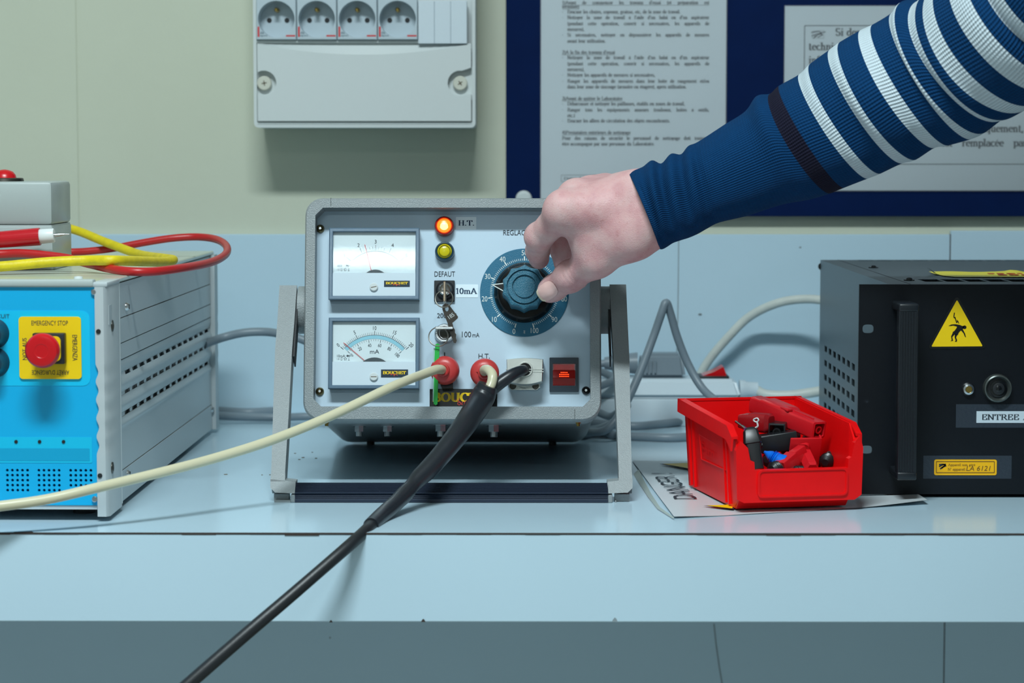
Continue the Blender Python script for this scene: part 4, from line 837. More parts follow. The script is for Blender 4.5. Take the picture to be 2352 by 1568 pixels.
# wavy corner posts
def post(y0, y1, sgn, front):
    n = 90; wav = lambda z: .0022 * (.5 - .5 * math.cos(2 * math.pi * (z - .047) / .0147)) if .047 < z < .047 + .0147 * 5 else 0.
    bm = BM(); rings = []
    for k in range(n + 1):
        z = LH * k / n - .0025 + (.003 if False else 0); w = wav(z)
        xl, xr = -.0096, 0.
        if front: rings.append([Vector((xl + w, y0 + .0006, z)), Vector((xr - .0026, y0, z)), Vector((xr, y0 + .0035 + w * .9, z)), Vector((xr + (0 if True else 0), y1, z)), Vector((xl, y1, z))])
        else: rings.append([Vector((xl, y0, z)), Vector((xr, y0, z)), Vector((xr + .0006, y1 - .004 - w, z)), Vector((xr - .002 - w, y1, z)), Vector((xl, y1, z))])
    loft(bm, rings); return obj('corner_post', bm, m_post, U, smooth=50, label='grey corner post with a wavy edge')
P1 = post(0, .055, 1, True); post(LD - .022, LD, 1, False)
obj('post_cap', box(BM(), -.0125, .0006, .001, .056, LH - .0026, LH + .0012, .0012, 2), m_post, U)
obj('post_groove', box(BM(), -.001, .0004, .0545, .0566, 0, LH - .003), m_post, U)
for px, py in ((226, 761), (229.5, 1092)): x, z = lp_(px, py, 0); obj('painted_post_hole', disc(BM(), x, z, .0019, -.0004, .001, 16), m_black, P1)  # raised black disc, a hole's shade painted on the solid post
for py, hh in ((705, 90), (1075, 0)):
    y_, z = on_x(LU, 258, 748 if py < 900 else 1074, .0002)[1:]; s = obj('post_bolt', lathe(BM(), (.0012, y_, z), (-1, 0, 0), [(.0008, .0022), (0, .0026), (.0004, .0046), (.0016, .005)], 24), m_dsteel, P1)
y_, za = on_x(LU, 253, 700, .0003)[1:]; zb = on_x(LU, 253, 745, .0003)[2]
obj('post_slot', box(BM(), -.001, .0004, y_ - .006, y_ + .007, zb, za), m_post, P1, smooth=0)
for y_ in (.05, LD - .09): 
    for x in (-.03, -LW + .03): obj('foot', cyl(BM(), (x, y_, .006), (x, y_, .9 - LU.loc.z), .01, .009, n=20), m_black, U)

# ---------------------------------------------------------------- enclosure, probe and leads lying on the unit
TZ = LU.loc.z + LH + .001                    # top of the lid
c0 = at_z(122, 620, TZ); EF = Fr((c0.x, c0.y, TZ)); E = thing('plastic_enclosure', 'light grey plastic box with a red button, on the blue-fronted unit', 'enclosure', EF)
m_enc = M('enclosure_grey', (168, 178, 177), .3); EW, ED = .17, .085; ez = EF.px(60, 417)[1]; es = EF.px(60, 518)[1]
bm = BM(); box(bm, -EW, 0, 0, ED, 0, es - .0004, .0015, 2); obj('box_base', bm, m_enc, E)
bm = BM(); box(bm, -EW, 0, 0, ED, es + .0004, ez, .0035, 2); ld_ = obj('box_lid', bm, m_enc, E)
obj('lid_gap', box(BM(), -EW + .001, -.001, .001, ED - .001, es - .0006, es + .0006), m_enc, E)
rb = on_z(EF, -14, 411, ez)
rb = Vector((-.048, .03, ez)); obj('button_ring', lathe(BM(), rb + Vector((0, 0, .003)), (0, 0, -1), [(0, .0155), (.0006, .0165), (.003, .017)], 32), m_dsteel, E); obj('red_button', lathe(BM(), rb + Vector((0, 0, .0105)), (0, 0, -1), [(0, .0008), (.0006, .004), (.002, .0075), (.005, .0098), (.008, .0105)], 36), m_redb, E)
Wp = lambda L: [at_y(a_, b_, d_) for a_, b_, d_ in L]
def lying(L, r):
    """lead resting on the lid: where it would sink in, bring it nearer along its line of sight"""
    out = []
    for a_, b_, d_ in L:
        v = at_y(a_, b_, d_)
        while v.x < -.32 and v.z < TZ + r + .0003: d_ -= .003; v = at_y(a_, b_, d_)
        out.append(v)
    return out
m_rl = M('red_lead', (186, 30, 32), .36, bump=.05, bscale=300); m_yl = M('yellow_lead', (222, 200, 20), .5, bump=.4, bscale=260, var=.1, vscale=120)
PB = [at_y(a_, b_, 2.022) for a_, b_ in ((-150, 562), (92, 543), (126, 541), (161, 538))]
off_end = lambda y, z: [Vector((-.74, y, z)), Vector((-.80, y, TZ - .01)), Vector((-.825, y, .99)), Vector((-.83, y, .906))]    # over the far side of the unit, down to the bench
red_in = [PB[0] + Vector((.006, 0, .0004)), PB[0] + Vector((-.022, -.001, -.003)), PB[0] + Vector((-.042, -.006, -.012)), PB[0] + Vector((-.03, -.012, -.02))]
o = obj('test_lead', tube(BM(), red_in + lying([(-120, 588, 2.01), (0, 583, 2.018), (60, 582, 2.015), (150, 592, 2.008), (205, 606, 2.0), (270, 620, 1.965), (340, 624, 1.955), (420, 615, 2.0), (485, 602, 2.09), (518, 584, 2.17), (520, 565, 2.24), (498, 550, 2.28), (455, 544, 2.3), (395, 547, 2.3), (330, 557, 2.3), (260, 570, 2.3), (200, 577, 2.3), (150, 579, 2.3), (60, 582, 2.32), (-120, 582, 2.32)], .0037) + off_end(2.32, TZ + .0045), .0037, n=16, sub=8), m_rl); tag(o, 'thick red test lead looped on top of the blue-fronted unit', 'cable')
o = obj('test_lead', tube(BM(), off_end(2.36, TZ + .02)[::-1] + lying([(-120, 500, 2.34), (60, 505, 2.34), (165, 526, 2.32), (240, 555, 2.29), (320, 584, 2.25), (375, 593, 2.2), (398, 597, 2.15), (372, 601, 2.12), (300, 599, 2.0), (255, 598, 1.968), (200, 598, 1.98), (110, 602, 1.975), (0, 612, 1.96), (-140, 620, 1.97)], .0044) + off_end(1.95, TZ + .0052), .0044, n=16, sub=8), m_yl); tag(o, 'scuffed yellow test lead crossing the red one on the unit', 'cable')
pf = Fr(PB[0]); t = thing('test_probe', 'red probe handle with white collar and metal tip above the yellow lead', 'probe', pf); ax_ = (PB[1] - PB[0]).normalized(); L_ = (PB[1] - PB[0]).length
obj('handle', lathe(BM(), (0, 0, 0), ax_, [(0, .0066), (.03, .0068), (L_ - .002, .0077), (L_, .0076)], 32), M('probe_red', (190, 22, 34), .2), t)
obj('collar', lathe(BM(), ax_ * L_, ax_, [(0, .0062), (.0008, .0065), (.0118, .0062), (.0126, .0058)], 32), M('collar_white', (225, 230, 230), .3), t, label='white plastic collar')
obj('tip', lathe(BM(), ax_ * (L_ + .0126), ax_, [(0, .0022), (.004, .002), (.013, .0003)], 20), m_steel, t, label='pointed metal tip')
# ================================================================ black rack unit on the right
RY = at_z(1976, 1141, BZ + .0005).y
_c = at_y(1968, 1138, RY); RU_ = Fr((_c.x, RY, BZ)); K = thing('rack_unit', 'black rack-mount unit with pull handle and yellow shock warning triangle', 'rack unit', RU_)
rp, rr_ = RU_.px, RU_.rect
KH = rp(2100, 653)[1]; KW = .4826; KD = .463; ear = .0256
m_kbl = M('rack_black', (9, 14, 21), .42, spec=.3, bump=.08, bscale=700, var=.1, vscale=20); m_kgr = M('rack_grey', (74, 88, 96), .36, metal=.35, bump=.04, bscale=600)
mh = [rr_(x0, y0, x1, y1, 0) for x0, y0, x1, y1 in ((1978, 1023, 2003, 1042), (1977, 745, 2005, 765))]; bm = BM(); ex, ez = .0012, .0015
gx_ = [0, mh[0][0] - ex, mh[0][1] + ex, KW]; gz_ = [.003, mh[0][2] - ez, mh[0][3] + ez, mh[1][2] - ez, mh[1][3] + ez, KH]
grid_panel(bm, gx_, gz_, {(1, 1), (1, 3)}, 0, .003)
for j, q in ((1, mh[0]), (3, mh[1])): hole_cell(bm, gx_[1], gx_[2], gz_[j], gz_[j + 1], 0, .003, (mh[0][1] - mh[0][0]) / 2, (q[3] - q[2]) / 2, p=3., n=32)
bmesh.ops.remove_doubles(bm, verts=bm.verts, dist=1e-6); obj('front_plate', bm, m_kbl, K, smooth=20, label='black front plate with open mounting holes')
# side plate with punched vents
SX = ear
rows, cols = [(1896, 801), (1896, 834), (1896, 867), (1896, 899), (1896, 932), (1896, 965)], 7
ya = on_x(RU_, 1896.5, 800, SX).y; yb = on_x(RU_, 1960, 841, SX).y; zr = [on_x(RU_, a_, b_, SX).z for a_, b_ in rows]
hy, hz_ = abs(yb - ya) / 6 * .3, .0031
ycs = sorted([ya + (yb - ya) * k / 6 for k in range(7)] + [ya + (yb - ya) / 6 * k for k in range(-1, -1)]); zcs = sorted([z for z in zr])
xs_ = [.003]; hol_x = []
for y_ in ycs: xs_ += [y_ - hy, y_ + hy]; hol_x.append(len(xs_) - 2)
xs_.append(KD); zs_ = [.004]; hol_z = []
for z in zcs: zs_ += [z - hz_, z + hz_]; hol_z.append(len(zs_) - 2)
zs_.append(KH - .0008)
bm = BM(); grid_panel(bm, xs_, zs_, {(i, j) for i in hol_x for j in hol_z}, 0, .0012)
xf(bm, Matrix(((0, 1, 0, SX), (1, 0, 0, 0), (0, 0, 1, 0), (0, 0, 0, 1)))); obj('side_plate', bm, m_kgr, K, smooth=0, label='grey side plate punched with rows of square vents')
obj('inner_chassis', box(BM(), SX + .012, KW - SX - .003, .006, KD - .003, .006, KH - .012), m_kbl, K)
obj('far_side_plate', box(BM(), KW - SX - .0012, KW - SX, .003, KD, .004, KH - .0008), m_kgr, K)
obj('rear_plate', box(BM(), SX, KW - SX, KD, KD + .0015, .004, KH - .0008), m_kgr, K)
# top: cover with two rows of long vent slots
tz = KH - .0008
def tx(px, py): v = on_z(RU_, px, py, tz); return v.x, v.y
xr_ = [SX]; hx = []
s0 = tx(2150 + 5 * .0859, 650)[0]
row_f = [tx(2150 + x_ * .0859, 580 + 770 * .0859)[0] for x_ in (160, 740)]; pw = row_f[1] - row_f[0]
x = row_f[0]; first = row_f[0]
while x - pw > SX + .03: x -= pw
while x < KW - SX - pw: xr_ += [x + .0012, x + pw - .0012]; hx.append(len(xr_) - 2); x += pw
xr_.append(KW - SX)
y1f, y2f = tx(2300, 580 + 800 * .0859)[1], tx(2300, 580 + 735 * .0859)[1]; y3f, y4f = tx(2300, 580 + 215 * .0859)[1], tx(2300, 580 + 160 * .0859)[1]
yy_ = sorted([.004, max(.008, y1f), y2f, y3f, min(y4f, KD - .02), KD]); bm = BM(); grid_panel(bm, xr_, yy_, {(i, j) for i in hx for j in (1, 3)}, 0, .0008)
xf(bm, Matrix(((1, 0, 0, 0), (0, 0, 1, 0), (0, -1, 0, tz + .0008), (0, 0, 0, 1)))); obj('top_cover', bm, m_kgr, K, smooth=0, label='slotted grey top cover')
sx1 = tx(1860 + 270 * .2168, 560 + 158 * .2168)[0]
obj('cover_seam', box(BM(), SX + .018, SX + .0186, .004, KD, tz + .0007, tz + .0011), m_black, K, smooth=0)
for px, py in ((2006, 617), (2088, 646)):
    x, y_ = tx(px, py); obj('cover_screw', lathe(BM(), (x, y_, tz + .0034), (0, 0, -1), [(0, .001), (.0004, .0022), (.0016, .0034), (.0018, .0048), (.0026, .0048)], 24), m_blackgl, K)
v = on_x(RU_, 1884, 612, SX); obj('side_screw', lathe(BM(), (SX - .0022, v.y, v.z), (1, 0, 0), [(0, .0012), (.0008, .0026), (.0016, .0032), (.0022, .004)], 20), m_blackgl, K)
# yellow tape on the top
bm = BM(); x0, ya_ = tx(2180, 580 + 700 * .0859); _, yb_ = tx(2200, 580 + 575 * .0859); xe = KW - .03; n = 60; rows_ = []
for k in range(n + 1):
    x = x0 + (xe - x0) * k / n; hb_ = .0016 * math.exp(-((x - tx(2312, 626)[0]) / .006) ** 2) + .0003 * math.sin(k * .7)
    rows_.append([Vector((x + (.006 if j == 0 and k == 0 else 0) - .004 * (j / 4) * (k == 0), ya_ + .002 + (yb_ - ya_ - .002) * j / 4, tz + .0014 + hb_ * (j / 4) ** 2 + (.0002 if j < 4 else .001))) for j in range(5)])
loft(bm, rows_, closed=False); tp = obj('warning_tape', bm, M('tape_yellow', (232, 218, 30), .35), K, smooth=60, label='strip of yellow tape with red printing')
bm = BM(); rng = random.Random(3)
for row, yk in ((0, .62), (1, .34)):
    x = tx(2256 + row * 12, 630)[0]
    while x < xe - .02:
        w = rng.uniform(.004, .009); yk_ = ya_ + (yb_ - ya_) * yk
        box(bm, x, x + w, yk_ - .004, yk_ + .003, tz + .0021, tz + .0025); x += w + rng.uniform(.002, .004)
tpr = obj('tape_print', bm, M('tape_red', (170, 50, 40), .6), tp, smooth=0); tpr['kind'] = 'stuff'
cu = BM(); x0c, y0c = x0 - .0015, (ya_ + yb_) / 2; loft(cu, [[Vector((x0c - .010 * t, y0c + .004 + s_ * (.01 - .004 * t), tz + .0018 + .006 * math.sin(t * 1.9) * t)) for s_ in (-.6, 0, 1)] for t in (0, .25, .5, .75, 1)], closed=False); obj('tape_curl', cu, M('tape_back', (205, 214, 205), .4), tp, smooth=80)
# pull handle
m_hbl = M('handle_black', (22, 27, 33), .33); hf = -.041
def hb(x0, y0, x1, y1, y): return rr_(x0, y0, x1, y1, y)
ha = hb(2066, 697, 2105, 1103, hf); hx0, hx1, hz0, hz1 = ha
H = obj('pull_handle', box(BM(), hx0, hx1, hf + .0008, hf + .013, hz0 + .004, hz1 - .004, .0008, 1), m_hbl, K, label='black ribbed pull handle')
for za, zb in ((hz1 - .007, hz1), (hz0, hz0 + .007)):
    obj('handle_end', box(BM(), hx0 - .0003, hx1 + .0003, hf, 0.0001, za, zb, .0018, 3), m_hbl, H)
for k in range(6): x = hx0 + .0025 + (hx1 - hx0 - .005) * k / 5; obj('grip_rib', box(BM(), x - .0006, x + .0006, hf + .0001, hf + .002, hz0 + .007, hz1 - .007, .0002, 1), m_hbl, H)
# warning triangle
T3 = [rp(x_, y_, -.0004) for x_, y_ in ((2198, 686), (2259, 796), (2137, 797))]; ctr = (sum(p[0] for p in T3) / 3, sum(p[1] for p in T3) / 3)
def rtri(k, r=.0022):
    P = []
    for i, p in enumerate(T3):
        q = (ctr[0] + (p[0] - ctr[0]) * k, ctr[1] + (p[1] - ctr[1]) * k); a0 = (-30 + 90 + 0, -30 - 30, 180 + 30 - 60)[i] if False else None
        d = math.atan2(q[1] - ctr[1], q[0] - ctr[0])
        c_ = (q[0] - math.cos(d) * 2 * r, q[1] - math.sin(d) * 2 * r)
        for t in (60, 30, 0, -30, -60): P.append((c_[0] + r * math.cos(d + R(t)), c_[1] + r * math.sin(d + R(t))))
    return P[::-1]
sg = obj('warning_triangle', prism(BM(), rtri(1.13), -.0005, 0), m_blackgl, K, smooth=0, label='yellow triangle with falling figure and lightning bolt')
obj('yellow_field', prism(BM(), rtri(.97, .0006), -.0008, -.0004), m_yel, sg, smooth=0)
Z7 = lambda pts: [rp(1860 + x_ * .2168, 560 + y_ * .2168, -.001) for x_, y_ in pts]
fig = BM()
for pts in ([(1468, 868), (1500, 853), (1545, 850), (1590, 858), (1612, 868), (1640, 870), (1625, 900), (1605, 915), (1590, 925), (1575, 945), (1568, 965), (1540, 965), (1512, 935), (1535, 918), (1555, 890), (1560, 875), (1520, 864), (1495, 868)],
            [(1600, 912), (1622, 905), (1645, 950), (1655, 988), (1645, 985), (1628, 945)], [(1515, 940), (1535, 958), (1510, 985), (1518, 1025), (1490, 1030), (1503, 1020), (1497, 978)], [(1538, 955), (1562, 962), (1550, 990), (1560, 1015), (1558, 1035), (1535, 1035), (1546, 1022), (1534, 988)],
            [(1640 + 20 * math.cos(t), 882 + 19 * math.sin(t)) for t in np.linspace(0, 6.28, 13)[:-1]]): flat(fig, Z7(pts), -.001)
for a_, w_ in (([(1533, 728), (1525, 772)], .0008), ([(1523, 775), (1545, 790)], .0007), ([(1536, 772), (1555, 832)], .0008), ([(1552, 835), (1572, 815)], .0007), ([(1558, 805), (1580, 842)], .0006)): stroke(fig, Z7(a_), w_, -.001)
obj('falling_figure', fig, m_blackgl, sg, smooth=0)
# mounting holes, screw, socket
x, z = rp(2225, 894, -.003); s = obj('earth_screw', lathe(BM(), (x, -.004, z), (0, 1, 0), [(.001, .0025), (0, .003), (.0004, .0045), (.002, .0056), (.004, .0058)], 28), m_steel, K); obj('brass_insert', disc(BM(), x, z, .0027, -.0036, -.002, 16), m_brass, s)
x, z = rp(2292, 892, -.004); sk = obj('round_socket', lathe(BM(), (x, -.006, z), (0, 1, 0), [(.004, .0085), (.002, .009), (0, .0105), (.0006, .0115), (.004, .0122), (.006, .0122)], 44, cap=False), M('socket_alu', (84, 90, 88), .35, metal=.6), K, label='round black and metal socket')
for r_, y_, m__ in ((.0092, -.0022, m_black), (.0072, -.0036, m_blackgl), (.005, -.004, m_black), (.0027, -.0046, m_blackgl)): obj('socket_ring', lathe(BM(), (x + .0008, y_, z - .0003), (0, 1, 0), [(0, r_ * .82), (.0003, r_), (.002, r_)], 36), m__, sk)
# labels
tp_ = M('tape_matt', (44, 52, 62), .35, bump=.3, bscale=400)
r = rr_(2196, 928, 2420, 982, -.0002); obj('clear_tape', prism(BM(), rrect(*r, .0004, 2), -.0002, .0), tp_, K, smooth=0)
r = rr_(2243, 944, 2420, 971, -.0005); lb = obj('name_label', box(BM(), r[0], r[1], -.0005, -.0001, r[2], r[3]), M('label_white', (200, 212, 220), .35), K, smooth=0)
q = rr_(2256, 951, 2341, 964, -.0007); obj('lettering', text_fit(BM(), 'ENTREE', *q, -.0007, font='serif', thick=.15, thin=.07), m_ink, lb, smooth=0)
q = rr_(2350, 951, 2364, 964, -.0007); obj('lettering', text_fit(BM(), 'A', *q, -.0007, font='serif', thick=.15, thin=.07), m_ink, lb, smooth=0)
r = rr_(2121, 1046, 2323, 1099, -.0002); obj('clear_tape', prism(BM(), rrect(*r, .0004, 2), -.0002, .0), tp_, K, smooth=0)
r = rr_(2146, 1055, 2289, 1091, -.0005); lb = obj('asset_label', prism(BM(), rrect(*r, .0015, 3), -.0006, -.0001), m_amber, K, smooth=0, label='amber inventory label')
bm = BM(); y_ = -.0008; Z8 = lambda pts: [rp(1860 + a_ * .236, 860 + b_ * .236, y_) for a_, b_ in pts]
stroke(bm, Z8([(1232, 846), (1796, 846), (1796, 954), (1232, 954), (1232, 846)]), .0006, y_)
for s, r4 in (('Appareil non géré', (1345, 866, 1610, 895)), ('N° appareil', (1342, 908, 1512, 940))): text_fit(bm, s.replace('°', "'"), *rr_(1860 + r4[0] * .236, 860 + r4[1] * .236, 1860 + r4[2] * .236, 860 + r4[3] * .236, y_), y_, font='serif', thick=.12, thin=.06)
text_fit(bm, 'LA 6121', *rr_(1860 + 1522 * .236, 860 + 888 * .236, 1860 + 1760 * .236, 860 + 936 * .236, y_), y_, ital=.2)
obj('lettering', bm, M('label_brown', (120, 84, 24), .6), lb, smooth=0)
bm = BM()
for pts in ([(1258, 876), (1300, 872), (1322, 880), (1280, 912)], [(1258, 895), (1290, 878), (1325, 872)], [(1268, 918), (1300, 895), (1328, 886)]): stroke(bm, Z8(pts), .0011, y_)
obj('emblem', bm, m_ink, lb, smooth=0)
for x in (SX + .03, KW - SX - .03):
    for y_ in (.04, KD - .04): obj('foot', cyl(BM(), (x, y_, .007), (x, y_, 0), .008, n=16), m_black, K)

# ================================================================ sheet under the bin
m_sheet = M('sheet_white', (205, 214, 218), .3)
bz_ = BZ + .0004
crn = [at_z(x_, y_, bz_) for x_, y_ in ((1452, 1058), (1548, 1190), (2130, 1158), (2010, 1062))]
SF = Fr(crn[0]); sh_ = thing('danger_sheet', 'white plastic-covered sheet printed DANGER lying under the red bin', 'sheet', SF)
bm = BM(); NX, NY = 30, 16; rows_ = []
for i in range(NX + 1):
    row = []
    for j in range(NY + 1):
        s_, t_ = i / NX, j / NY; p = (crn[0].lerp(crn[3], s_)).lerp(crn[1].lerp(crn[2], s_), t_)
        lift = .0035 * max(0, s_ - .72) / .28 * t_ * t_ + .0012 * max(0, .18 - s_) / .18 * (.3 + .7 * t_) + .0003 * math.sin(9 * s_ + 5 * t_) ** 2
        row.append(p + Vector((0, 0, lift)))
    rows_.append(row)
loft(bm, rows_, closed=False); so = obj('sheet', bm, m_sheet, sh_, world=SF, smooth=60)
u_ = Vector((crn[3].x - crn[0].x, crn[3].y - crn[0].y, 0)).normalized(); 
# the word runs away from the viewer, so its letters stand sideways
def onsheet(px, py): return at_z(px, py, bz_ + .0016)
A, B, C_, D_ = onsheet(1496, 1087), onsheet(1601, 1142), onsheet(1551, 1145), onsheet(1547, 1084)
vs, fs = _sans('DANGER !'); ax, bx = min(v[0] for v in vs), max(v[0] for v in vs); az, bzz = min(v[1] for v in vs), max(v[1] for v in vs)
P00, P10 = onsheet(1549, 1145), onsheet(1495, 1086); Q00, Q10 = onsheet(1602, 1144), onsheet(1544, 1086)
def fn(x, y): s_ = (x - ax) / (bx - ax); t_ = (y - az) / (bzz - az); return (Q00.lerp(Q10, s_)).lerp(P00.lerp(P10, s_), 1 - (1 - t_))
def fn(x, y): s_ = (x - ax) / (bx - ax); t_ = (y - az) / (bzz - az); return (Q00.lerp(Q10, s_)).lerp(P00.lerp(P10, s_), t_)
bm = BM(); put(bm, vs, fs, fn); obj('lettering', bm, m_ink, sh_, world=SF, smooth=0)
for tri in ([(1514, 1065), (1590, 1062), (1590, 1078)], [(1615, 1161), (1690, 1158), (1685, 1169)]):
    T_ = [onsheet(*p) for p in tri]; c_ = (T_[0] + T_[1] + T_[2]) / 3; bm = BM(); bm.faces.new([bm.verts.new(p) for p in T_]); k_ = obj('printed_triangle', bm, m_ink, sh_, world=SF, smooth=0)
    bm = BM(); bm.faces.new([bm.verts.new(c_ + (p - c_) * .84 + Vector((0, 0, .0003))) for p in T_]); obj('triangle_field', bm, m_yel, sh_, world=SF, smooth=0)
bm = BM(); cpts = [(1455, 1088), (1470, 1112), (1488, 1140), (1510, 1168), (1545, 1190)]
loft(bm, [[at_z(x_, y_, bz_ + .0006), at_z(x_ + 12 - k * 2, y_ + 1, bz_ + .0006) + Vector((0, 0, .0045 - .0009 * k))] for k, (x_, y_) in enumerate(cpts)], closed=False); obj('curled_edge', bm, M('sheet_edge', (172, 184, 180), .4), sh_, world=SF, smooth=80)

# ================================================================ red small-parts bin
BA, BB, BC = at_z(1690, 1168, BZ + .0022), at_z(1942, 1160, BZ + .0022), at_z(1585, 1115, BZ + .0022)
rz_ = math.atan2(BB.y - BA.y, BB.x - BA.x); BN = Fr(BA, 0, rz_); bn = thing('parts_bin', 'small red open-fronted plastic bin full of plugs', 'bin', BN)
BWd, BDp, BHt = (BB - BA).length, .140, .0755; m_bin = M('bin_red', (236, 10, 14), .36, spec=.3, bump=.03, bscale=300, var=.05, vscale=40)
th = .0018; ov = .004                          # walls lean out a little
def wall(name, pts, th_vec): obj(name, loft(BM(), [[Vector(p) for p in pts], [Vector(p) + Vector(th_vec) for p in pts]]), m_bin, bn, smooth=20)
obj('bin_floor', box(BM(), 0, BWd, 0, BDp, 0, th), m_bin, bn)
zl_ = .0335; zs_1 = .054; yf = -.012           # lip height, height where the side wall starts to slope, overhang of the front
side = lambda x, xo: [(x, .004, 0), (x, BDp, 0), (xo, BDp + .003, BHt), (xo, .0, .0685), (xo, yf + .001, .0565), (x, yf, .012)]
wall('side_wall', side(0, -ov), (th, 0, 0)); wall('side_wall', side(BWd, BWd + ov), (-th, 0, 0))
wall('back_wall', [(-.0, BDp, 0), (BWd, BDp, 0), (BWd + ov, BDp + .003, BHt), (-ov, BDp + .003, BHt)], (0, -th, 0))
# front: low lip wall, wider flange frame around the opening
fx0, fx1 = -.004, BWd + .008
F_ = lambda pts: [(x, z) for x, z in pts]
fo_ = [(fx0, .010), (fx0 - .001, .050), (fx0 + .003, .058), (fx0 + .009, .052), (fx0 + .011, .042), (fx0 + .0145, .0405), (fx0 + .015, zl_), (fx1 - .012, zl_), (fx1 - .0115, .041), (fx1 - .009, .0425), (fx1 - .0065, .054), (fx1 - .002, .06), (fx1 + .001, .05), (fx1, .011), (fx1 - .006, .007), (fx0 + .006, .007)]
obj('front_frame', prism(BM(), fo_, yf - .004, yf + .003), m_bin, bn, smooth=20)
obj('label_recess', prism(BM(), rrect(fx0 + .019, fx1 - .014, .0125, zl_ - .001, .003, 3), yf - .0046, yf - .003), m_bin, bn)
bm = BM(); ringplate(bm, rrect(fx0 + .017, fx1 - .0125, .011, zl_ + .0002, .004, 3), rrect(fx0 + .019, fx1 - .014, .0125, zl_ - .001, .003, 3), yf - .0056, yf - .0035); obj('recess_border', bm, m_bin, bn)
wall('front_foot', [(0, 0, 0), (BWd, 0, 0), (BWd, yf + .001, .0105), (0, yf + .001, .0105)], (0, .0018, 0))
# rim flange round the top
for s_ in (0, 1):
    xo = -ov if s_ == 0 else BWd + ov; d_ = -.0045 if s_ == 0 else .0045
    bm = BM(); P = [(BDp + .004, BHt), (.0, .0685), (yf - .002, .0605)]
    rings = [[Vector((xo - d_ * .2, y_, z + .0012)), Vector((xo + d_, y_, z + .0006)), Vector((xo + d_ * 1.1, y_ + .001, z - .011)), Vector((xo + d_ * .75, y_ + .001, z - .011)), Vector((xo + d_ * .6, y_, z - .0012)), Vector((xo - d_ * .2, y_, z - .001))] for y_, z in P]; obj('side_rim', loft(bm, rings), m_bin, bn, smooth=30)
    if s_ == 0:
        for x_, ya_, z0_, z1_ in ((-.0014, .128, .002, .064), (-.0014, .116, .002, .064), (-.0014, .024, .002, .058), (-.0014, .014, .002, .056)): obj('side_rib', loft(BM(), [[Vector((-.002 - ov * z_ / BHt, ya_ - .0012, z_)), Vector((-.002 - ov * z_ / BHt, ya_ + .0012, z_)), Vector((.001 - ov * z_ / BHt, ya_ + .0012, z_)), Vector((.001 - ov * z_ / BHt, ya_ - .0012, z_))] for z_ in (z0_, z1_)]), m_bin, bn, smooth=0)
bm = BM(); rings = [[Vector((x_, BDp + .0025 + y_, BHt + z_)) for y_, z_ in ((-.002, .0012), (.0055, .0006), (.006, -.011), (.0045, -.011), (.0035, -.0012), (-.002, -.001))] for x_ in (-ov - .0045, BWd + ov + .0045)]; obj('back_rim', loft(bm, rings), m_bin, bn, smooth=30)
# embossed panel on the visible side
def on_side(px, py): v = on_x(BN, px, py, -.0022); return v
E_ = [on_side(x_, y_) for x_, y_ in ((1607, 997), (1671, 1035), (1674, 1082), (1612, 1054))]
bm = BM(); tube(bm, [p + Vector((-.0002, 0, 0)) for p in E_ + [E_[0]]], .0005, n=6, smooth=False); obj('embossed_frame', bm, m_bin, bn)
vs, fs = _sans('Fami'); ax, bx = min(v[0] for v in vs), max(v[0] for v in vs); az, bzz = min(v[1] for v in vs), max(v[1] for v in vs)
bm = BM(); put(bm, vs, fs, lambda x, y: (E_[3].lerp(E_[2], .06 + .52 * (x - ax) / (bx - ax))).lerp(E_[0].lerp(E_[1], .06 + .52 * (x - ax) / (bx - ax)), .25 + .5 * (y - az) / (bzz - az)) + Vector((-.0008, 0, 0))); obj('embossed_lettering', bm, m_bin, bn, smooth=0)
# ---- the plugs in the bin, each its own thing (positions given in the bin's own frame)
m_rp = M('plug_red', (205, 26, 36), .3); m_bp = M('plug_black', (22, 24, 28), .36); m_bl = M('plug_blue', (0, 110, 225), .3)
def bin_px(px, py, y): v = BN.p(px, py, y); return v
def frame_obj(name, label, cat, p0, p1, up=(0, 0, 1), group=None):
    """thing whose local x runs from p0 to p1 (bin coordinates), local z roughly up"""
    a_, b_ = BN.M @ Vector(p0), BN.M @ Vector(p1); x_ = (b_ - a_).normalized(); y_ = Vector(up).cross(x_).normalized(); z_ = x_.cross(y_)
    o = bpy.data.objects.new(name, None); COL.objects.link(o); o.empty_display_size = .02
    o.matrix_world = Matrix(((x_.x, y_.x, z_.x, a_.x), (x_.y, y_.y, z_.y, a_.y), (x_.z, y_.z, z_.z, a_.z), (0, 0, 0, 1))); tag(o, label, cat, group); return o, (b_ - a_).length
def xloft(secs, n=6, mat=None):
    """body along local x; secs: (x, half width y, half height z, corner radius)"""
    bm = BM(); rings = []
    for x, hy_, hz2, r in secs: rings.append([Vector((x, a_, b_)) for a_, b_ in rrect(-hy_, hy_, -hz2, hz2, min(r, hy_ * .95, hz2 * .95), 3)])
    return loft(bm, rings)
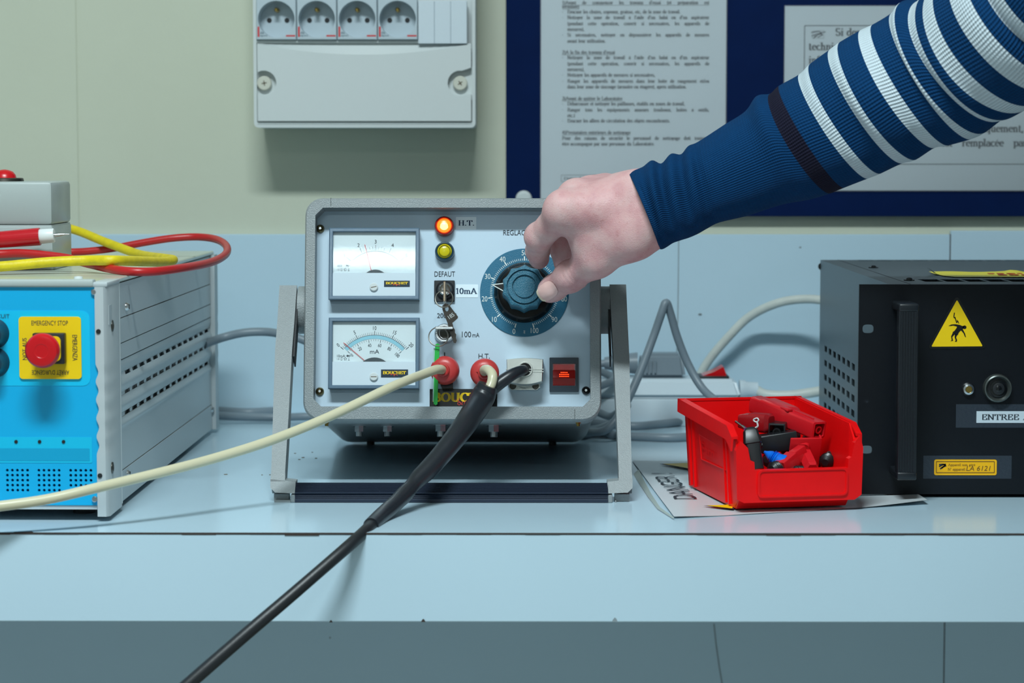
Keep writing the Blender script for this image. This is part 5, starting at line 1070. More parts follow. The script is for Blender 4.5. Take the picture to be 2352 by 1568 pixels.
# large red probe lying across the top
t, L = frame_obj('test_plug', 'large red shrouded test plug resting across the top of the bin', 'plug', bin_px(1733, 926, .105), bin_px(1882, 988, .03))
obj('shell', xloft([(0, .006, .006, .004), (.002, .0075, .0072, .003), (.013, .0075, .0074, .002), (.017, .0092, .0092, .003), (L * .5, .0096, .0094, .003), (L * .56, .0094, .0092, .003), (L * .6, .0078, .0075, .002), (L - .0005, .0074, .0072, .0015), (L, .0056, .0056, .0013), (L - .012, .0054, .0054, .0012)]), m_rp, t, smooth=30)
obj('inner_sleeve', lathe(BM(), (L - .012, 0, 0), (1, 0, 0), [(0, .0034), (.0112, .0034), (.0114, .0022), (.001, .0021)], 20), m_rp, t)
obj('ridge', box(BM(), L * .6, L * .9, -.0004, .0004, .0074, .0082), m_rp, t); obj('shoulder', box(BM(), L * .5, L * .62, -.009, -.003, .0075, .0098, .0008), m_rp, t)
# red clip marked with a white figure
t, L = frame_obj('test_plug', 'red rounded plug marked with a white painted figure', 'plug', bin_px(1702, 966, .075), bin_px(1772, 972, .055))
obj('shell', xloft([(0, .006, .0055, .002), (.004, .0072, .0066, .003), (.010, .0074, .0068, .0025), (.0105, .0084, .0078, .003), (L - .003, .0088, .008, .0035), (L, .006, .006, .003)]), M('plug_dull_red', (150, 16, 24), .32), t, smooth=35)
bm = BM(); pts = [(.0165, .0034), (.0195, .0046), (.021, .003), (.019, .0012), (.0165, .0022), (.0165, .0034)]
tube(bm, [(x, -.0088, z) for x, z in pts], .0007, n=6, sub=3); obj('painted_figure', bm, m_white, t); bm = BM(); tube(bm, [(x, -.0089, z) for x, z in ((.0195, .0014), (.0205, -.002), (.0185, -.0036), (.0165, -.0052), (.0145, -.0046))], .0008, n=6, sub=3); obj('painted_tail', bm, m_white, t)
# black square-mouthed plugs
def sq_plug(label, p0, p1, hw=.0075):
    t, L = frame_obj('black_plug', label, 'plug', p0, p1)
    obj('shell', xloft([(0, hw * .8, hw * .8, .002), (.003, hw, hw, .0015), (L * .55, hw, hw, .0012), (L - .0004, hw, hw, .0008), (L, hw * .82, hw * .82, .0008), (L - .012, hw * .8, hw * .8, .0008)]), m_bp, t, smooth=30)
    for k in range(4): obj('rib', box(BM(), L * .3 + k * .0024, L * .3 + k * .0024 + .0011, -hw * .8, hw * .8, hw - .0002, hw + .0005), m_bp, t)
    return t, L
sq_plug('black square-sleeved plug with open end facing the bin mouth', bin_px(1740, 1021, .05), bin_px(1829, 1008, .045), .0078)
t, L = sq_plug('black plug seen end-on beneath the large red plug', bin_px(1800, 975, .09), bin_px(1784, 992, .048), .0072); obj('inner_sleeve', lathe(BM(), (L - .003, 0, 0), (1, 0, 0), [(0, .0034), (.0036, .0034), (.0036, .0024), (.002, .0023)], 20), m_bp, t)
# black upright clip against the near side
t, L = frame_obj('black_clip', 'black upright clip wedged against the bin side', 'clip', bin_px(1738, 1078, .012), bin_px(1722, 982, .022), up=(0, 1, 0))
obj('shell', xloft([(0, .006, .0052, .002), (L * .35, .0058, .006, .002), (L * .6, .0066, .0062, .002), (L * .62, .0075, .0068, .002), (L * .92, .006, .0062, .002), (L, .003, .004, .001)]), m_bp, t, smooth=35); obj('hinge', cyl(BM(), (L * .55, -.008, 0), (L * .55, .008, 0), .002, n=12), m_bp, t)
# blue pointed plug
t, L = frame_obj('blue_plug', 'bright blue tapered plug among the black ones', 'plug', bin_px(1755, 1037, .03), bin_px(1800, 1064, .02))
obj('shell', lathe(BM(), (0, 0, 0), (1, 0, 0), [(0, .001), (.002, .0018), (.004, .0032), (L * .35, .0046), (L * .4, .0042), (L * .62, .0062), (L * .66, .0056), (L, .0078)], 16), m_bl, t, smooth=30)
for k in range(3): obj('rib', lathe(BM(), (L * (.42 + .08 * k), 0, 0), (1, 0, 0), [(0, .005), (.0006, .0062), (.0013, .005)], 16, cap=False), m_bl, t)
# red flanged plug and small red block
t, L = frame_obj('red_flange_plug', 'red plug with a wide thin square flange', 'plug', bin_px(1848, 1040, .034), bin_px(1866, 1078, .008))
bm = BM(); loft(bm, [[Vector((x, r_ * math.cos(R(60 * k)), r_ * math.sin(R(60 * k)))) for k in range(6)] for x, r_ in ((.001, .0064), (L - .003, .0062), (L, .0052))]); obj('stem', bm, m_rp, t, smooth=15)
obj('flange', box(BM(), -.0012, .0012, -.0135, .0135, -.0125, .0145, .0009, 2), m_rp, t); obj('flange_fin', box(BM(), -.013, -.0008, .0118, .0136, -.002, .0145, .0007, 2), m_rp, t)
t, L = frame_obj('red_block_plug', 'small red block plug in front of the flanged one', 'plug', bin_px(1792, 1074, .014), bin_px(1824, 1052, .022))
obj('shell', xloft([(0, .0055, .0052, .001), (L * .9, .0056, .0066, .001), (L, .005, .0056, .001)]), m_rp, t, smooth=25); obj('tab', box(BM(), L * .95, L * 1.7, -.004, .004, -.006, .0064, .0008), m_rp, t)
t, L = frame_obj('metal_clip', 'thin bright metal clip sticking up behind the red flange', 'clip', bin_px(1848, 1022, .035), bin_px(1857, 998, .045)); obj('spring', xloft([(0, .0016, .0004, .0002), (L, .0022, .0004, .0002)]), m_steel, t); obj('red_base', xloft([(-.006, .0055, .0055, .003), (.002, .005, .005, .003), (.004, .003, .003, .002)]), m_rp, t)
o, L = frame_obj('metal_pin', 'straight steel pin lying against the bin wall', 'pin', bin_px(1690, 968, .05), bin_px(1712, 985, .035)); obj('shaft', cyl(BM(), (0, 0, 0), (L, 0, 0), .0011, n=10), m_steel, o); obj('ferrule', cyl(BM(), (L * .7, 0, 0), (L, 0, 0), .0017, n=10), m_steel, o)
# darker plugs filling the bottom of the bin
rng = random.Random(11); k = 0
for (px, py, y_, dx, dy_, lab) in ((1772, 1078, .01, 30, -6, 'dark plug lying low beside the blue one'), (1822, 1086, .012, 40, 0, 'dark plug lying low behind the front lip'), (1895, 1062, .03, 12, -14, 'black ribbed plug in the far corner of the bin'), (1800, 1035, .06, 40, -5, 'dark plug buried under the flanged plug'), (1770, 1000, .085, 60, 0, 'dark plug buried at the back of the bin'), (1760, 1055, .04, 30, 5, 'dark plug buried under the blue one'), (1830, 1060, .05, 50, 0, 'dark plug buried in the middle of the bin'), (1850, 1010, .09, 40, 0, 'dark plug buried below the large red plug')):
    t, L = frame_obj('dark_plug', lab, 'plug', bin_px(px, py, y_), bin_px(px + dx, py + dy_, y_ + .012)); hw = .0058
    obj('shell', lathe(BM(), (0, 0, 0), (1, 0, 0), [(0, .003), (.002, hw), (L * .5, hw), (L * .55, hw * .8), (L, hw * .85)], 18), m_bp, t, smooth=30)
    for q_ in range(3): obj('rib', lathe(BM(), (L * (.15 + .12 * q_), 0, 0), (1, 0, 0), [(0, hw), (.0006, hw * 1.1), (.0012, hw)], 18, cap=False), m_bp, t)

# ================================================================ power strip and the leads behind
m_strip = M('strip_white', (206, 220, 228), .32)
sy = 2.50; PS = Fr((at_y(1704, 900, sy).x, sy, BZ)); T = thing('power_strip', 'white power strip with red rocker switch behind the generator', 'power strip', PS)
pz1 = PS.px(1600, 872)[1]; pz0 = 0; wS = .42; zm_ = PS.px(1600, 915)[1]
bm = BM(); prof = [(0, 0), (0, zm_ - .0006)]
def trap(x0, x1, y0, y1, z0, z1, ins):
    bm = BM(); loft(bm, [[Vector((a_, b_, z0)) for a_, b_ in ((x0, y0), (x1, y0), (x1, y1), (x0, y1))], [Vector((a_, b_, z1)) for a_, b_ in ((x0 + ins, y0 + ins), (x1 - ins, y0 + ins), (x1 - ins, y1 - ins), (x0 + ins, y1 - ins))]])
    bmesh.ops.bevel(bm, geom=list(bm.edges), offset=.004, segments=3, affect='EDGES'); return bm
obj('lower_shell', box(BM(), -wS, .001, -.001, .066, 0, zm_ - .0006, .002), m_strip, T); obj('upper_shell', trap(-wS, 0, 0, .065, zm_, pz1, .006), m_strip, T)
rx0, rx1 = PS.px(1604, 862, .03)[0], PS.px(1672, 862, .03)[0]; ro_ = pz1
obj('switch_frame', box(BM(), rx0, rx1, .014, .05, ro_ - .001, ro_ + .0025, .0006), m_black, T)
bm = BM(); loft(bm, [[Vector((x, y_, z)) for y_, z in ((.018, ro_), (.046, ro_), (.046, ro_ + h_), (.018, ro_ + h_))] for x, h_ in ((rx0 + .004, .0026), ((rx0 + rx1) / 2, .007), (rx1 - .006, .0125), (rx1 - .003, .005))]); obj('rocker', bm, M('strip_rocker', (205, 16, 24), .15), T, smooth=20)
obj('cable_gland', lathe(BM(), (0, .03, PS.px(1712, 895, .03)[1]), (1, 0, 0), [(0, .011), (.006, .0105), (.008, .009), (.02, .0085)], 24), m_strip, T)
for k in range(3): obj('socket_well', cyl(BM(), (-.12 - .09 * k, .033, pz1 - .002), (-.12 - .09 * k, .033, pz1 + .0006), .019, n=28), m_sock, T)
# grey plug in the strip
m_gc = M('grey_cable', (122, 136, 146), .42); m_wc = M('white_cable', (202, 208, 202), .42, var=.06, vscale=60)
gx0, gx1 = PS.px(1500, 850, .03), PS.px(1578, 850, .03); PG = Fr(PS.M @ Vector((gx1[0] - .02, .033, pz1))); T2 = thing('mains_plug', 'grey angled mains plug seated in the white power strip', 'plug', PG)
obj('plug_body', xf(trap(-.034, .018, -.019, .019, 0, .0265, .0035), Matrix.Identity(4)), m_gc, T2)
obj('strain_relief', lathe(BM(), (-.034, 0, .015), (-1, 0, 0), [(0, .012), (.012, .0105), (.02, .009), (.0205, .012), (.026, .012), (.028, .008), (.036, .0065)], 24), m_gc, T2)
for k in range(4): obj('grip_slot', box(BM(), -.03 + .0045 * k, -.028 + .0045 * k, -.0204, -.012, .006, .02), m_gc, T2, smooth=0)
gpw = PG.M @ Vector((-.068, 0, .015))
def lead(name, label, pts, r, mat, n=14): o = obj(name, tube(BM(), pts, r, n=n, sub=8), mat); return tag(o, label, 'cable')
lead('mains_cable', 'grey cable running from the angled plug behind the generator', [gpw, gpw + Vector((-.02, 0, -.003))] + Wp([(1410, 868, 2.5), (1370, 890, 2.48), (1330, 905, 2.46), (1280, 910, 2.45)]), .0042, m_gc)
lead('mains_cable', 'grey cable bent in a tall narrow peak behind the red bin', Wp([(1345, 992, 2.37), (1395, 985, 2.35), (1435, 930, 2.36), (1468, 860, 2.37), (1502, 770, 2.38), (1520, 718, 2.38), (1530, 695, 2.382), (1540, 720, 2.386), (1556, 775, 2.39), (1580, 835, 2.39), (1612, 890, 2.38), (1650, 925, 2.36), (1700, 965, 2.33), (1760, 1000, 2.3)]), .0042, m_gc)
lead('power_cable', 'white cable arching from the strip to the black unit', [at_y(1590, 930, 2.582)] + Wp([(1604, 872, 2.582), (1630, 825, 2.58), (1672, 775, 2.575), (1720, 728, 2.57), (1780, 698, 2.555), (1840, 687, 2.545), (1900, 692, 2.53), (1970, 720, 2.52)]), .0049, m_wc)
lead('power_cable', 'white cable leaving the end of the power strip', [PS.M @ Vector((.018, .03, PS.px(1712, 895, .03)[1]))] + Wp([(1760, 906, 2.52), (1810, 908, 2.515), (1860, 902, 2.51), (1930, 890, 2.5), (2000, 880, 2.49)]), .0055, m_wc)
gz = BZ + .0046
Zp = lambda L, z=gz: [at_z(a_, b_, z) for a_, b_ in L]
lead('mains_cable', 'grey cable lying on the bench nearest behind the generator handle', Zp([(1330, 1000), (1375, 993), (1420, 1000), (1480, 1003), (1540, 1005), (1600, 1002), (1680, 1000)]), .0044, m_gc)
lead('mains_cable', 'second grey cable lying on the bench below the power strip', Zp([(1300, 968), (1360, 972), (1410, 975), (1460, 978), (1520, 973), (1580, 967), (1660, 962)]), .0044, m_gc)
lead('mains_cable', 'grey cable looping up from the bench beside the generator', [at_z(1250, 984, gz), at_z(1330, 986, gz)] + Wp([(1370, 985, 2.39), (1400, 975, 2.38), (1425, 955, 2.385), (1440, 930, 2.4), (1405, 956, 2.43), (1370, 945, 2.45), (1330, 938, 2.46)]), .0042, m_gc)
lead('mains_cable', 'grey cable bridging the blue-fronted unit and the generator', Wp([(470, 790, 2.40), (512, 775, 2.42), (560, 764, 2.42), (610, 762, 2.42), (650, 768, 2.41), (690, 778, 2.4), (740, 800, 2.4), (820, 830, 2.39), (900, 850, 2.365)]), .0044, m_gc)
lead('mains_cable', 'grey cable on the bench against the back panel by the blue-fronted unit', Zp([(440, 940), (505, 944), (570, 947), (640, 943), (710, 938), (800, 940)], BZ + .005), .005, m_gc)
lead('mains_cable', 'grey cable lying in front of another along the back panel', Zp([(440, 952), (510, 954), (580, 957), (640, 958), (700, 956), (800, 955)], BZ + .005), .0042, m_gc)
# ---- leads of the generator in front
m_tube = M('cream_tube', (206, 200, 170), .3, spec=.4); m_blk = M('black_sheath', (30, 34, 40), .34, bump=.08, bscale=200)
g1 = GEN.M @ (o1 + a1 * .004); g2 = GEN.M @ (o2 + a2 * .004)
lead('high_voltage_lead', 'translucent cream lead sweeping left from the first red boot', [g1, at_y(1005, 848, g1.y - .014), at_y(975, 858, g1.y - .032), at_y(900, 888, 1.975), at_y(760, 955, 1.94), at_y(625, 1010, 1.905), at_y(500, 1050, 1.872), at_y(380, 1082, 1.838), at_y(222, 1120, 1.802), at_y(110, 1146, 1.785), at_y(0, 1162, 1.772), at_y(-140, 1178, 1.76), at_y(-320, 1190, 1.755), Vector((-.62, 1.745, .885)), Vector((-.70, 1.735, .80)), Vector((-.73, 1.73, .5)), Vector((-.74, 1.72, .15)), Vector((-.76, 1.66, .012)), Vector((-.8, 1.5, .006))], .0041, m_tube, 18)
lead('high_voltage_lead', 'short cream lead from the second boot into the black sheath', [g2, at_y(1113, 849, g2.y - .010), at_y(1122, 850, g2.y - .022), at_y(1131, 862, g2.y - .03), at_y(1128, 882, g2.y - .034), at_y(1116, 905, g2.y - .038), at_y(1105, 930, g2.y - .04)], .0043, m_tube, 18)
d0 = g2.y - .036
px_ = lambda w, d: w / 2 / FPX * d
sheath = [(1121, 884, d0 + .0, 46), (1112, 905, d0, 56), (1098, 930, d0 - .008, 58), (1070, 972, 1.972, 54), (1040, 1012, 1.95, 50), (1012, 1046, 1.935, 47), (985, 1076, 1.922, 46), (962, 1098, 1.912, 42), (946, 1116, 1.903, 36), (930, 1134, 1.892, 40), (912, 1152, 1.878, 38), (890, 1172, 1.86, 39), (872, 1188, 1.842, 38), (852, 1207, 1.815, 37)]
B_ = Fr(at_z(850, 1220, BZ)); T = thing('high_voltage_cable', 'thick black cable joining two leads and hanging over the bench front', 'cable', B_)
obj('sheath', tube(BM(), Wp([s_[:3] for s_ in sheath]), [px_(s_[3], s_[2]) for s_ in sheath], n=22, sub=6), m_blk, T, world=B_, label='thick shrink sleeve at the cable junction')
cab = [(868, 1192, 1.838, 31), (850, 1209, 1.812, 30), (836, 1222, 1.795, 29), (800, 1254, 1.775, 29), (740, 1306, 1.758, 29), (660, 1375, 1.742, 30), (560, 1460, 1.725, 31), (445, 1560, 1.708, 32), (330, 1662, 1.695, 32), (200, 1780, 1.69, 32), (130, 1960, 1.685, 32), (90, 2400, 1.68, 32), (70, 3100, 1.67, 32), (50, 4060, 1.62, 32)]
obj('cable', tube(BM(), Wp([s_[:3] for s_ in cab]), [px_(s_[3], s_[2]) for s_ in cab], n=20, sub=6), m_black, T, world=B_)
gc = GEN.M @ Vector((cxp, PY - .018, czp))
br = [tuple(gc), tuple(at_y(1200, 850, gc.y - .012)), tuple(at_y(1180, 858, gc.y - .022)), tuple(at_y(1158, 872, gc.y - .026)), tuple(at_y(1135, 890, gc.y - .028)), tuple(at_y(1115, 908, gc.y - .026)), tuple(at_y(1100, 925, gc.y - .024))]
obj('branch_sleeve', tube(BM(), br, [.0042, .0046, .0052, .0056, .0056, .006, .007], n=18, sub=6), m_blk, T, world=B_, label='black branch into the metal connector')
obj('blue_core', tube(BM(), [tuple(gc + Vector((.001, 0, .001))), tuple(at_y(1209, 850, gc.y - .008)), tuple(at_y(1204, 852, gc.y - .014))], .0016, n=10, sub=4), M('core_blue', (20, 60, 190), .4), T, world=B_)
# ================================================================ the person's right arm and hand on the knob
def hw(px, py, d): return np.array(at_y(px, py, d))
# ---- hand as one smooth surface: rounded bones blended together, then meshed on a fine grid
J = dict(
 wr_t=(1472, 454, 1.968, .0166), wr_b=(1487, 506, 1.963, .0168), fa_t=(1545, 440, 1.965, .0170), fa_b=(1560, 490, 1.96, .0170),
 i0=(1297, 484, 1.966, .0138), i1=(1239, 545, 1.996, .0116), i2=(1235, 576, 2.018, .0101), i3=(1238, 594, 2.032, .0090),
 m0=(1326, 456, 1.985, .0138), m1=(1278, 518, 2.028, .0102), m2=(1288, 572, 2.045, .0092), m3=(1294, 606, 2.049, .0084),
 r0=(1358, 447, 2.002, .0126), r1=(1312, 530, 2.043, .0096), r2=(1322, 600, 2.054, .0086), r3=(1330, 643, 2.050, .0080),
 p0=(1392, 437, 2.010, .0118), p1=(1355, 512, 2.045, .0086), p2=(1356, 560, 2.054, .0078), p3=(1356, 594, 2.052, .0072),
 t0=(1452, 545, 1.962, .0168), t1=(1372, 596, 1.976, .0142), t2=(1310, 634, 1.998, .0124), t3=(1272, 661, 2.012, .0112), t4=(1262, 667, 2.015, .0105))
P_ = {k: hw(*v[:3]) for k, v in J.items()}; R_ = {k: v[3] for k, v in J.items()}
def rcone(X, a, b, ra, rb):
    ba = b - a; l2 = ba @ ba; h = np.clip(((X - a) @ ba) / l2, 0, 1); return np.linalg.norm(X - a - h[:, None] * ba, axis=1) - (ra + (rb - ra) * h)
def smin(a, b, k): h = np.clip(.5 + .5 * (b - a) / k, 0, 1); return b * (1 - h) + a * h - k * h * (1 - h)
def hand_sdf(X):
    bone = lambda a, b, fa=1., fb=1.: rcone(X, P_[a], P_[b], R_[a] * fa, R_[b] * fb)
    d = bone('wr_t', 'wr_b')
    for a, b, k in (('fa_t', 'wr_t', .012), ('fa_b', 'wr_b', .012), ('fa_t', 'wr_b', .012), ('wr_t', 'i0', .014), ('wr_t', 'm0', .014), ('wr_t', 'r0', .014), ('wr_t', 'p0', .014), ('wr_b', 'i0', .014), ('wr_b', 't0', .014), ('i0', 'm0', .008), ('m0', 'r0', .008), ('r0', 'p0', .008), ('t0', 't1', .014)):
        d = smin(d, bone(a, b), k)
    mid = hw(1352, 545, 1.974); d = smin(d, rcone(X, mid, P_['wr_b'], .0125, .016), .014); d = smin(d, rcone(X, mid, P_['i0'], .0118, .0125), .010)      # web of the thumb
    d = smin(d, rcone(X, hw(1352, 570, 1.976), P_['wr_b'], .0105, .015), .014)
    fing = None
    for f, kk in (('i', .006), ('m', .005), ('r', .005), ('p', .005)):
        g = smin(smin(bone(f + '0', f + '1', 1.0, 1.0), bone(f + '1', f + '2', 1., 1.), .004), bone(f + '2', f + '3'), .004)
        kn = np.linalg.norm(X - (P_[f + '1'] + np.array([-.001, -.001, .001])), axis=1) - R_[f + '1'] * 1.0; g = smin(g, kn, .004)
        fing = g if fing is None else smin(fing, g, .0025)
    th = smin(smin(bone('t1', 't2'), bone('t2', 't3', .97), .006), bone('t3', 't4'), .004)
    th = smin(th, np.linalg.norm(X - P_['t2'], axis=1) - R_['t2'] * 1.0, .006)
    d = smin(d, th, .009); d = smin(d, fing, .007)
    for f in 'imr':                        # knuckle heads and tendons on the back of the hand
        d = smin(d, np.linalg.norm(X - (P_[f + '0'] + np.array([-.002, -.0035, .0015])), axis=1) - R_[f + '0'] * .82, .008)
        w = P_['wr_t'] * .6 + P_['wr_b'] * .4; d = smin(d, rcone(X, P_[f + '0'] + np.array([0, -.0075, .003]), w + np.array([.004, -.004, .0]), .0048, .004), .011)
    # creases
    def cut(d, p, n, w, dep, rad): s = np.abs((X - p) @ n); q = np.linalg.norm(X - p, axis=1); return d + dep * np.exp(-(s / w) ** 2) * np.exp(-(q / rad) ** 4)
    ax = P_['t3'] - P_['t2']; ax = ax / np.linalg.norm(ax)
    for o_ in (-.0035, 0., .004): d = cut(d, P_['t2'] + ax * o_ + np.array([0, -.011, .004]), ax, .0007, .0006, .010)
    ax = P_['i2'] - P_['i1']; ax = ax / np.linalg.norm(ax)
    d = cut(d, P_['i2'] + np.array([0, -.009, 0]), ax, .0007, .0005, .009); d = cut(d, P_['i1'] + ax * .012 + np.array([.002, -.008, 0]), ax, .0008, .0006, .010)
    return d
lo = np.min([P_[k] - R_[k] for k in P_], axis=0) - .006; hi = np.max([P_[k] + R_[k] for k in P_], axis=0) + .006
def surface_nets(sdf, lo, hi, h):
    n = np.ceil((hi - lo) / h).astype(int) + 1; gx, gy, gz = [lo[i] + h * np.arange(n[i]) for i in range(3)]
    D = np.empty(tuple(n)); yz = np.stack(np.meshgrid(gy, gz, indexing='ij'), -1).reshape(-1, 2)
    for i0 in range(0, n[0], 8):
        xs = gx[i0:i0 + 8]; X = np.concatenate([np.c_[np.full(len(yz), x), yz] for x in xs]); D[i0:i0 + 8] = sdf(X).reshape(len(xs), n[1], n[2])
    s = D < 0; off = [(i, j, k) for i in (0, 1) for j in (0, 1) for k in (0, 1)]
    c = sum(s[i:n[0] - 1 + i, j:n[1] - 1 + j, k:n[2] - 1 + k].astype(int) for i, j, k in off); act = (c > 0) & (c < 8); idx = -np.ones(act.shape, int); cells = np.argwhere(act); idx[act] = np.arange(len(cells))
    acc = np.zeros((len(cells), 3)); cnt = np.zeros(len(cells))
    for a in off:
        for b in off:
            if sum(b) - sum(a) == 1 and all(q >= p for p, q in zip(a, b)):
                va = D[cells[:, 0] + a[0], cells[:, 1] + a[1], cells[:, 2] + a[2]]; vb = D[cells[:, 0] + b[0], cells[:, 1] + b[1], cells[:, 2] + b[2]]
                m = (va < 0) != (vb < 0); t = np.where(m, va / np.where(m, va - vb, 1), 0); acc += m[:, None] * (np.array(a) + t[:, None] * (np.array(b) - np.array(a))); cnt += m
    V = lo + h * (cells + acc / cnt[:, None]); F = []
    for ax in range(3):
        u, v = [(1, 2), (2, 0), (0, 1)][ax]; sl0 = [slice(None)] * 3; sl1 = [slice(None)] * 3; sl0[ax] = slice(0, -1); sl1[ax] = slice(1, None)
        e = np.argwhere(s[tuple(sl0)] != s[tuple(sl1)])
        e = e[(e[:, u] > 0) & (e[:, v] > 0) & (e[:, u] < n[u] - 1) & (e[:, v] < n[v] - 1)]
        def at(du, dv): q = e.copy(); q[:, u] += du; q[:, v] += dv; return idx[q[:, 0], q[:, 1], q[:, 2]]
        Q = np.stack([at(-1, -1), at(0, -1), at(0, 0), at(-1, 0)], 1); fl = s[e[:, 0], e[:, 1], e[:, 2]]; Q[~fl] = Q[~fl][:, ::-1]; F.append(Q)
    return V, np.concatenate(F)
V, F = surface_nets(hand_sdf, lo, hi, .00125)
PF_ = Fr(at_y(2500, 1300, 1.55)); PF_.loc.z = 0; PF_ = Fr((PF_.loc.x + .12, PF_.loc.y - .06, 0))
person = thing('person', 'person in a navy and white striped sweater turning the knob with one hand', 'person', PF_)
m_skin = bpy.data.materials.new('skin'); m_skin.use_nodes = True; nt = m_skin.node_tree; b = nt.nodes['Principled BSDF']; Lk = nt.links.new
tc = nt.nodes.new('ShaderNodeTexCoord')
def nz(scale, det=4): n = nt.nodes.new('ShaderNodeTexNoise'); n.inputs['Scale'].default_value = scale; n.inputs['Detail'].default_value = det; Lk(tc.outputs['Object'], n.inputs['Vector']); return n
def ramp(src, stops):
    r = nt.nodes.new('ShaderNodeValToRGB'); Lk(src, r.inputs[0]); e = r.color_ramp.elements; e[0].position, e[0].color = stops[0]; e[1].position, e[1].color = stops[-1]
    for p, c in stops[1:-1]: q = e.new(p); q.color = c
    return r
r1 = ramp(nz(60).outputs[0], [(.32, lin((200, 148, 150))), (.5, lin((210, 164, 164))), (.7, lin((214, 178, 176)))])
r2 = ramp(nz(420, 2).outputs[0], [(.60, (0, 0, 0, 1)), (.78, (1, 1, 1, 1))])
mx = nt.nodes.new('ShaderNodeMixRGB'); mx.blend_type = 'MULTIPLY'; mx.inputs['Color2'].default_value = (.72, .52, .45, 1)
mfac = nt.nodes.new('ShaderNodeMath'); mfac.operation = 'MULTIPLY'; mfac.inputs[1].default_value = .4; Lk(r2.outputs[0], mfac.inputs[0]); Lk(mfac.outputs[0], mx.inputs['Fac']); Lk(r1.outputs[0], mx.inputs['Color1']); Lk(mx.outputs[0], b.inputs['Base Color'])
b.inputs['Roughness'].default_value = .48; b.inputs['Subsurface Weight'].default_value = .18; b.inputs['Subsurface Radius'].default_value = (.004, .0015, .0008); b.inputs['Specular IOR Level'].default_value = .35
vo = nt.nodes.new('ShaderNodeTexVoronoi'); vo.inputs['Scale'].default_value = 900; Lk(tc.outputs['Object'], vo.inputs['Vector'])
bp = nt.nodes.new('ShaderNodeBump'); bp.inputs['Strength'].default_value = .25; bp.inputs['Distance'].default_value = .0006; Lk(vo.outputs['Distance'], bp.inputs['Height']); Lk(bp.outputs[0], b.inputs['Normal'])
me = bpy.data.meshes.new('body'); me.from_pydata([tuple(Vector(v) - PF_.loc) for v in V], [], [tuple(int(q) for q in f) for f in F]); me.materials.append(m_skin)
me.polygons.foreach_set('use_smooth', [True] * len(me.polygons)); body = bpy.data.objects.new('body', me); COL.objects.link(body); body.parent = person; body['label'] = 'bare hand and wrist, thumb and finger on the knob'
# ---- thumb nail, laid on the thumb's surface
def march(px, py):
    d = np.array(ray(px, py)); d /= np.linalg.norm(d); p = np.array(at_y(px, py, 1.93))
    for _ in range(80):
        s = hand_sdf(p[None])[0]
        if s < 1e-5: break
        p = p + d * s * .8
    e = 1e-4; n = np.array([hand_sdf((p + np.eye(3)[i] * e)[None])[0] - hand_sdf((p - np.eye(3)[i] * e)[None])[0] for i in range(3)]); return Vector(p), Vector(n).normalized()
ca, sa = math.cos(R(145)), math.sin(R(145))         # nail axis in the picture: towards the thumb tip
NB = 12; bm = BM(); grid = []
for i in range(NB + 1):
    row = []
    for j in range(NB + 1):
        a_, b_ = -1 + 2 * i / NB, -1 + 2 * j / NB; q = (abs(a_) ** 3 + abs(b_) ** 3) ** (1 / 3.) or 1; s_ = max(abs(a_), abs(b_)) / q if q else 1
        lu, lv = a_ * s_ * 22, b_ * s_ * 19; p, n = march(1258 + lu * ca - lv * sa, 668 + lu * sa + lv * ca); row.append(p + n * (.0013 - .0007 * max(abs(b_), -a_, 0) ** 4))
    grid.append(row)
loft(bm, grid, closed=False, mats=[1 if i >= NB - 1 else 0 for i in range(NB)]); xf(bm, Matrix.Translation(-PF_.loc))
obj('thumb_nail', bm, [M('nail_pink', (236, 192, 186), .18), M('nail_edge', (232, 214, 186), .3)], person, smooth=180, label='thumb nail')
# ---- sleeve: rings across the arm, from cuff to shoulder
RG = [(1443, 397, 1514, 572, 'n'), (1455, 391, 1522, 572, 'n'), (1476, 383, 1532, 567, 'n'), (1497, 368, 1546, 558, 'n'), (1519, 375, 1563, 552, 'n'), (1541, 353, 1582, 546, 'n'), (1564, 354, 1603, 537, 'n'), (1581, 335, 1624, 525, 'n'), (1604, 325, 1652, 511, 'n'), (1661, 288, 1718, 495, 'n'), (1711, 256, 1795, 470, 'n'), (1737, 221, 1862, 457, 'n'),
 (1767, 216, 1910, 442, 'k'), (1789, 197, 1940, 430, 'n'), (1835, 171, 1996, 408, 'w'), (1860, 147, 2026, 396, 'n'), (1905, 114, 2077, 372, 'w'), (1928, 97, 2107, 364, 'n'), (1975, 70, 2150, 337, 'w'), (2003, 57, 2183, 331, 'n'), (2047, 30, 2236, 316, 'w'), (2067, 6, 2268, 300, 'n'), (2097, 9, 2310, 268, 'w'), (2118, -10, 2333, 262, 'n'),
 (2136, -24, 2368, 242, 'w'), (2158, -46, 2398, 226, 'n'), (2190, -70, 2440, 196, 'w'), (2222, -100, 2466, 172, 'n'), (2262, -132, 2500, 118, 'w'), (2288, -156, 2516, 90, 'n'), (2330, -205, 2552, 20, 'w'), (2350, -230, 2566, -8, 'n'), (2392, -290, 2606, -90, 'w'), (2410, -318, 2624, -120, 'n'), (2470, -410, 2700, -230, 'n'), (2540, -500, 2800, -330, 'n')]
dep = np.interp(np.arange(len(RG)), [0, 8, 14, 20, 24, 28, 35], [1.966, 1.955, 1.93, 1.895, 1.865, 1.82, 1.70]); SUB, NR = 6, 72
TT = catmull([at_y(a, b_, dep[i]) for i, (a, b_, c_, d_, m) in enumerate(RG)], SUB); BB_ = catmull([at_y(c_, d_, dep[i]) for i, (a, b_, c_, d_, m) in enumerate(RG)], SUB)
C_ = [(a + b_) / 2 for a, b_ in zip(TT, BB_)]; rings = []; rng = random.Random(5)
phs = [(rng.uniform(0, 6), rng.uniform(.5, 1.6), rng.uniform(2, 5)) for _ in range(6)]
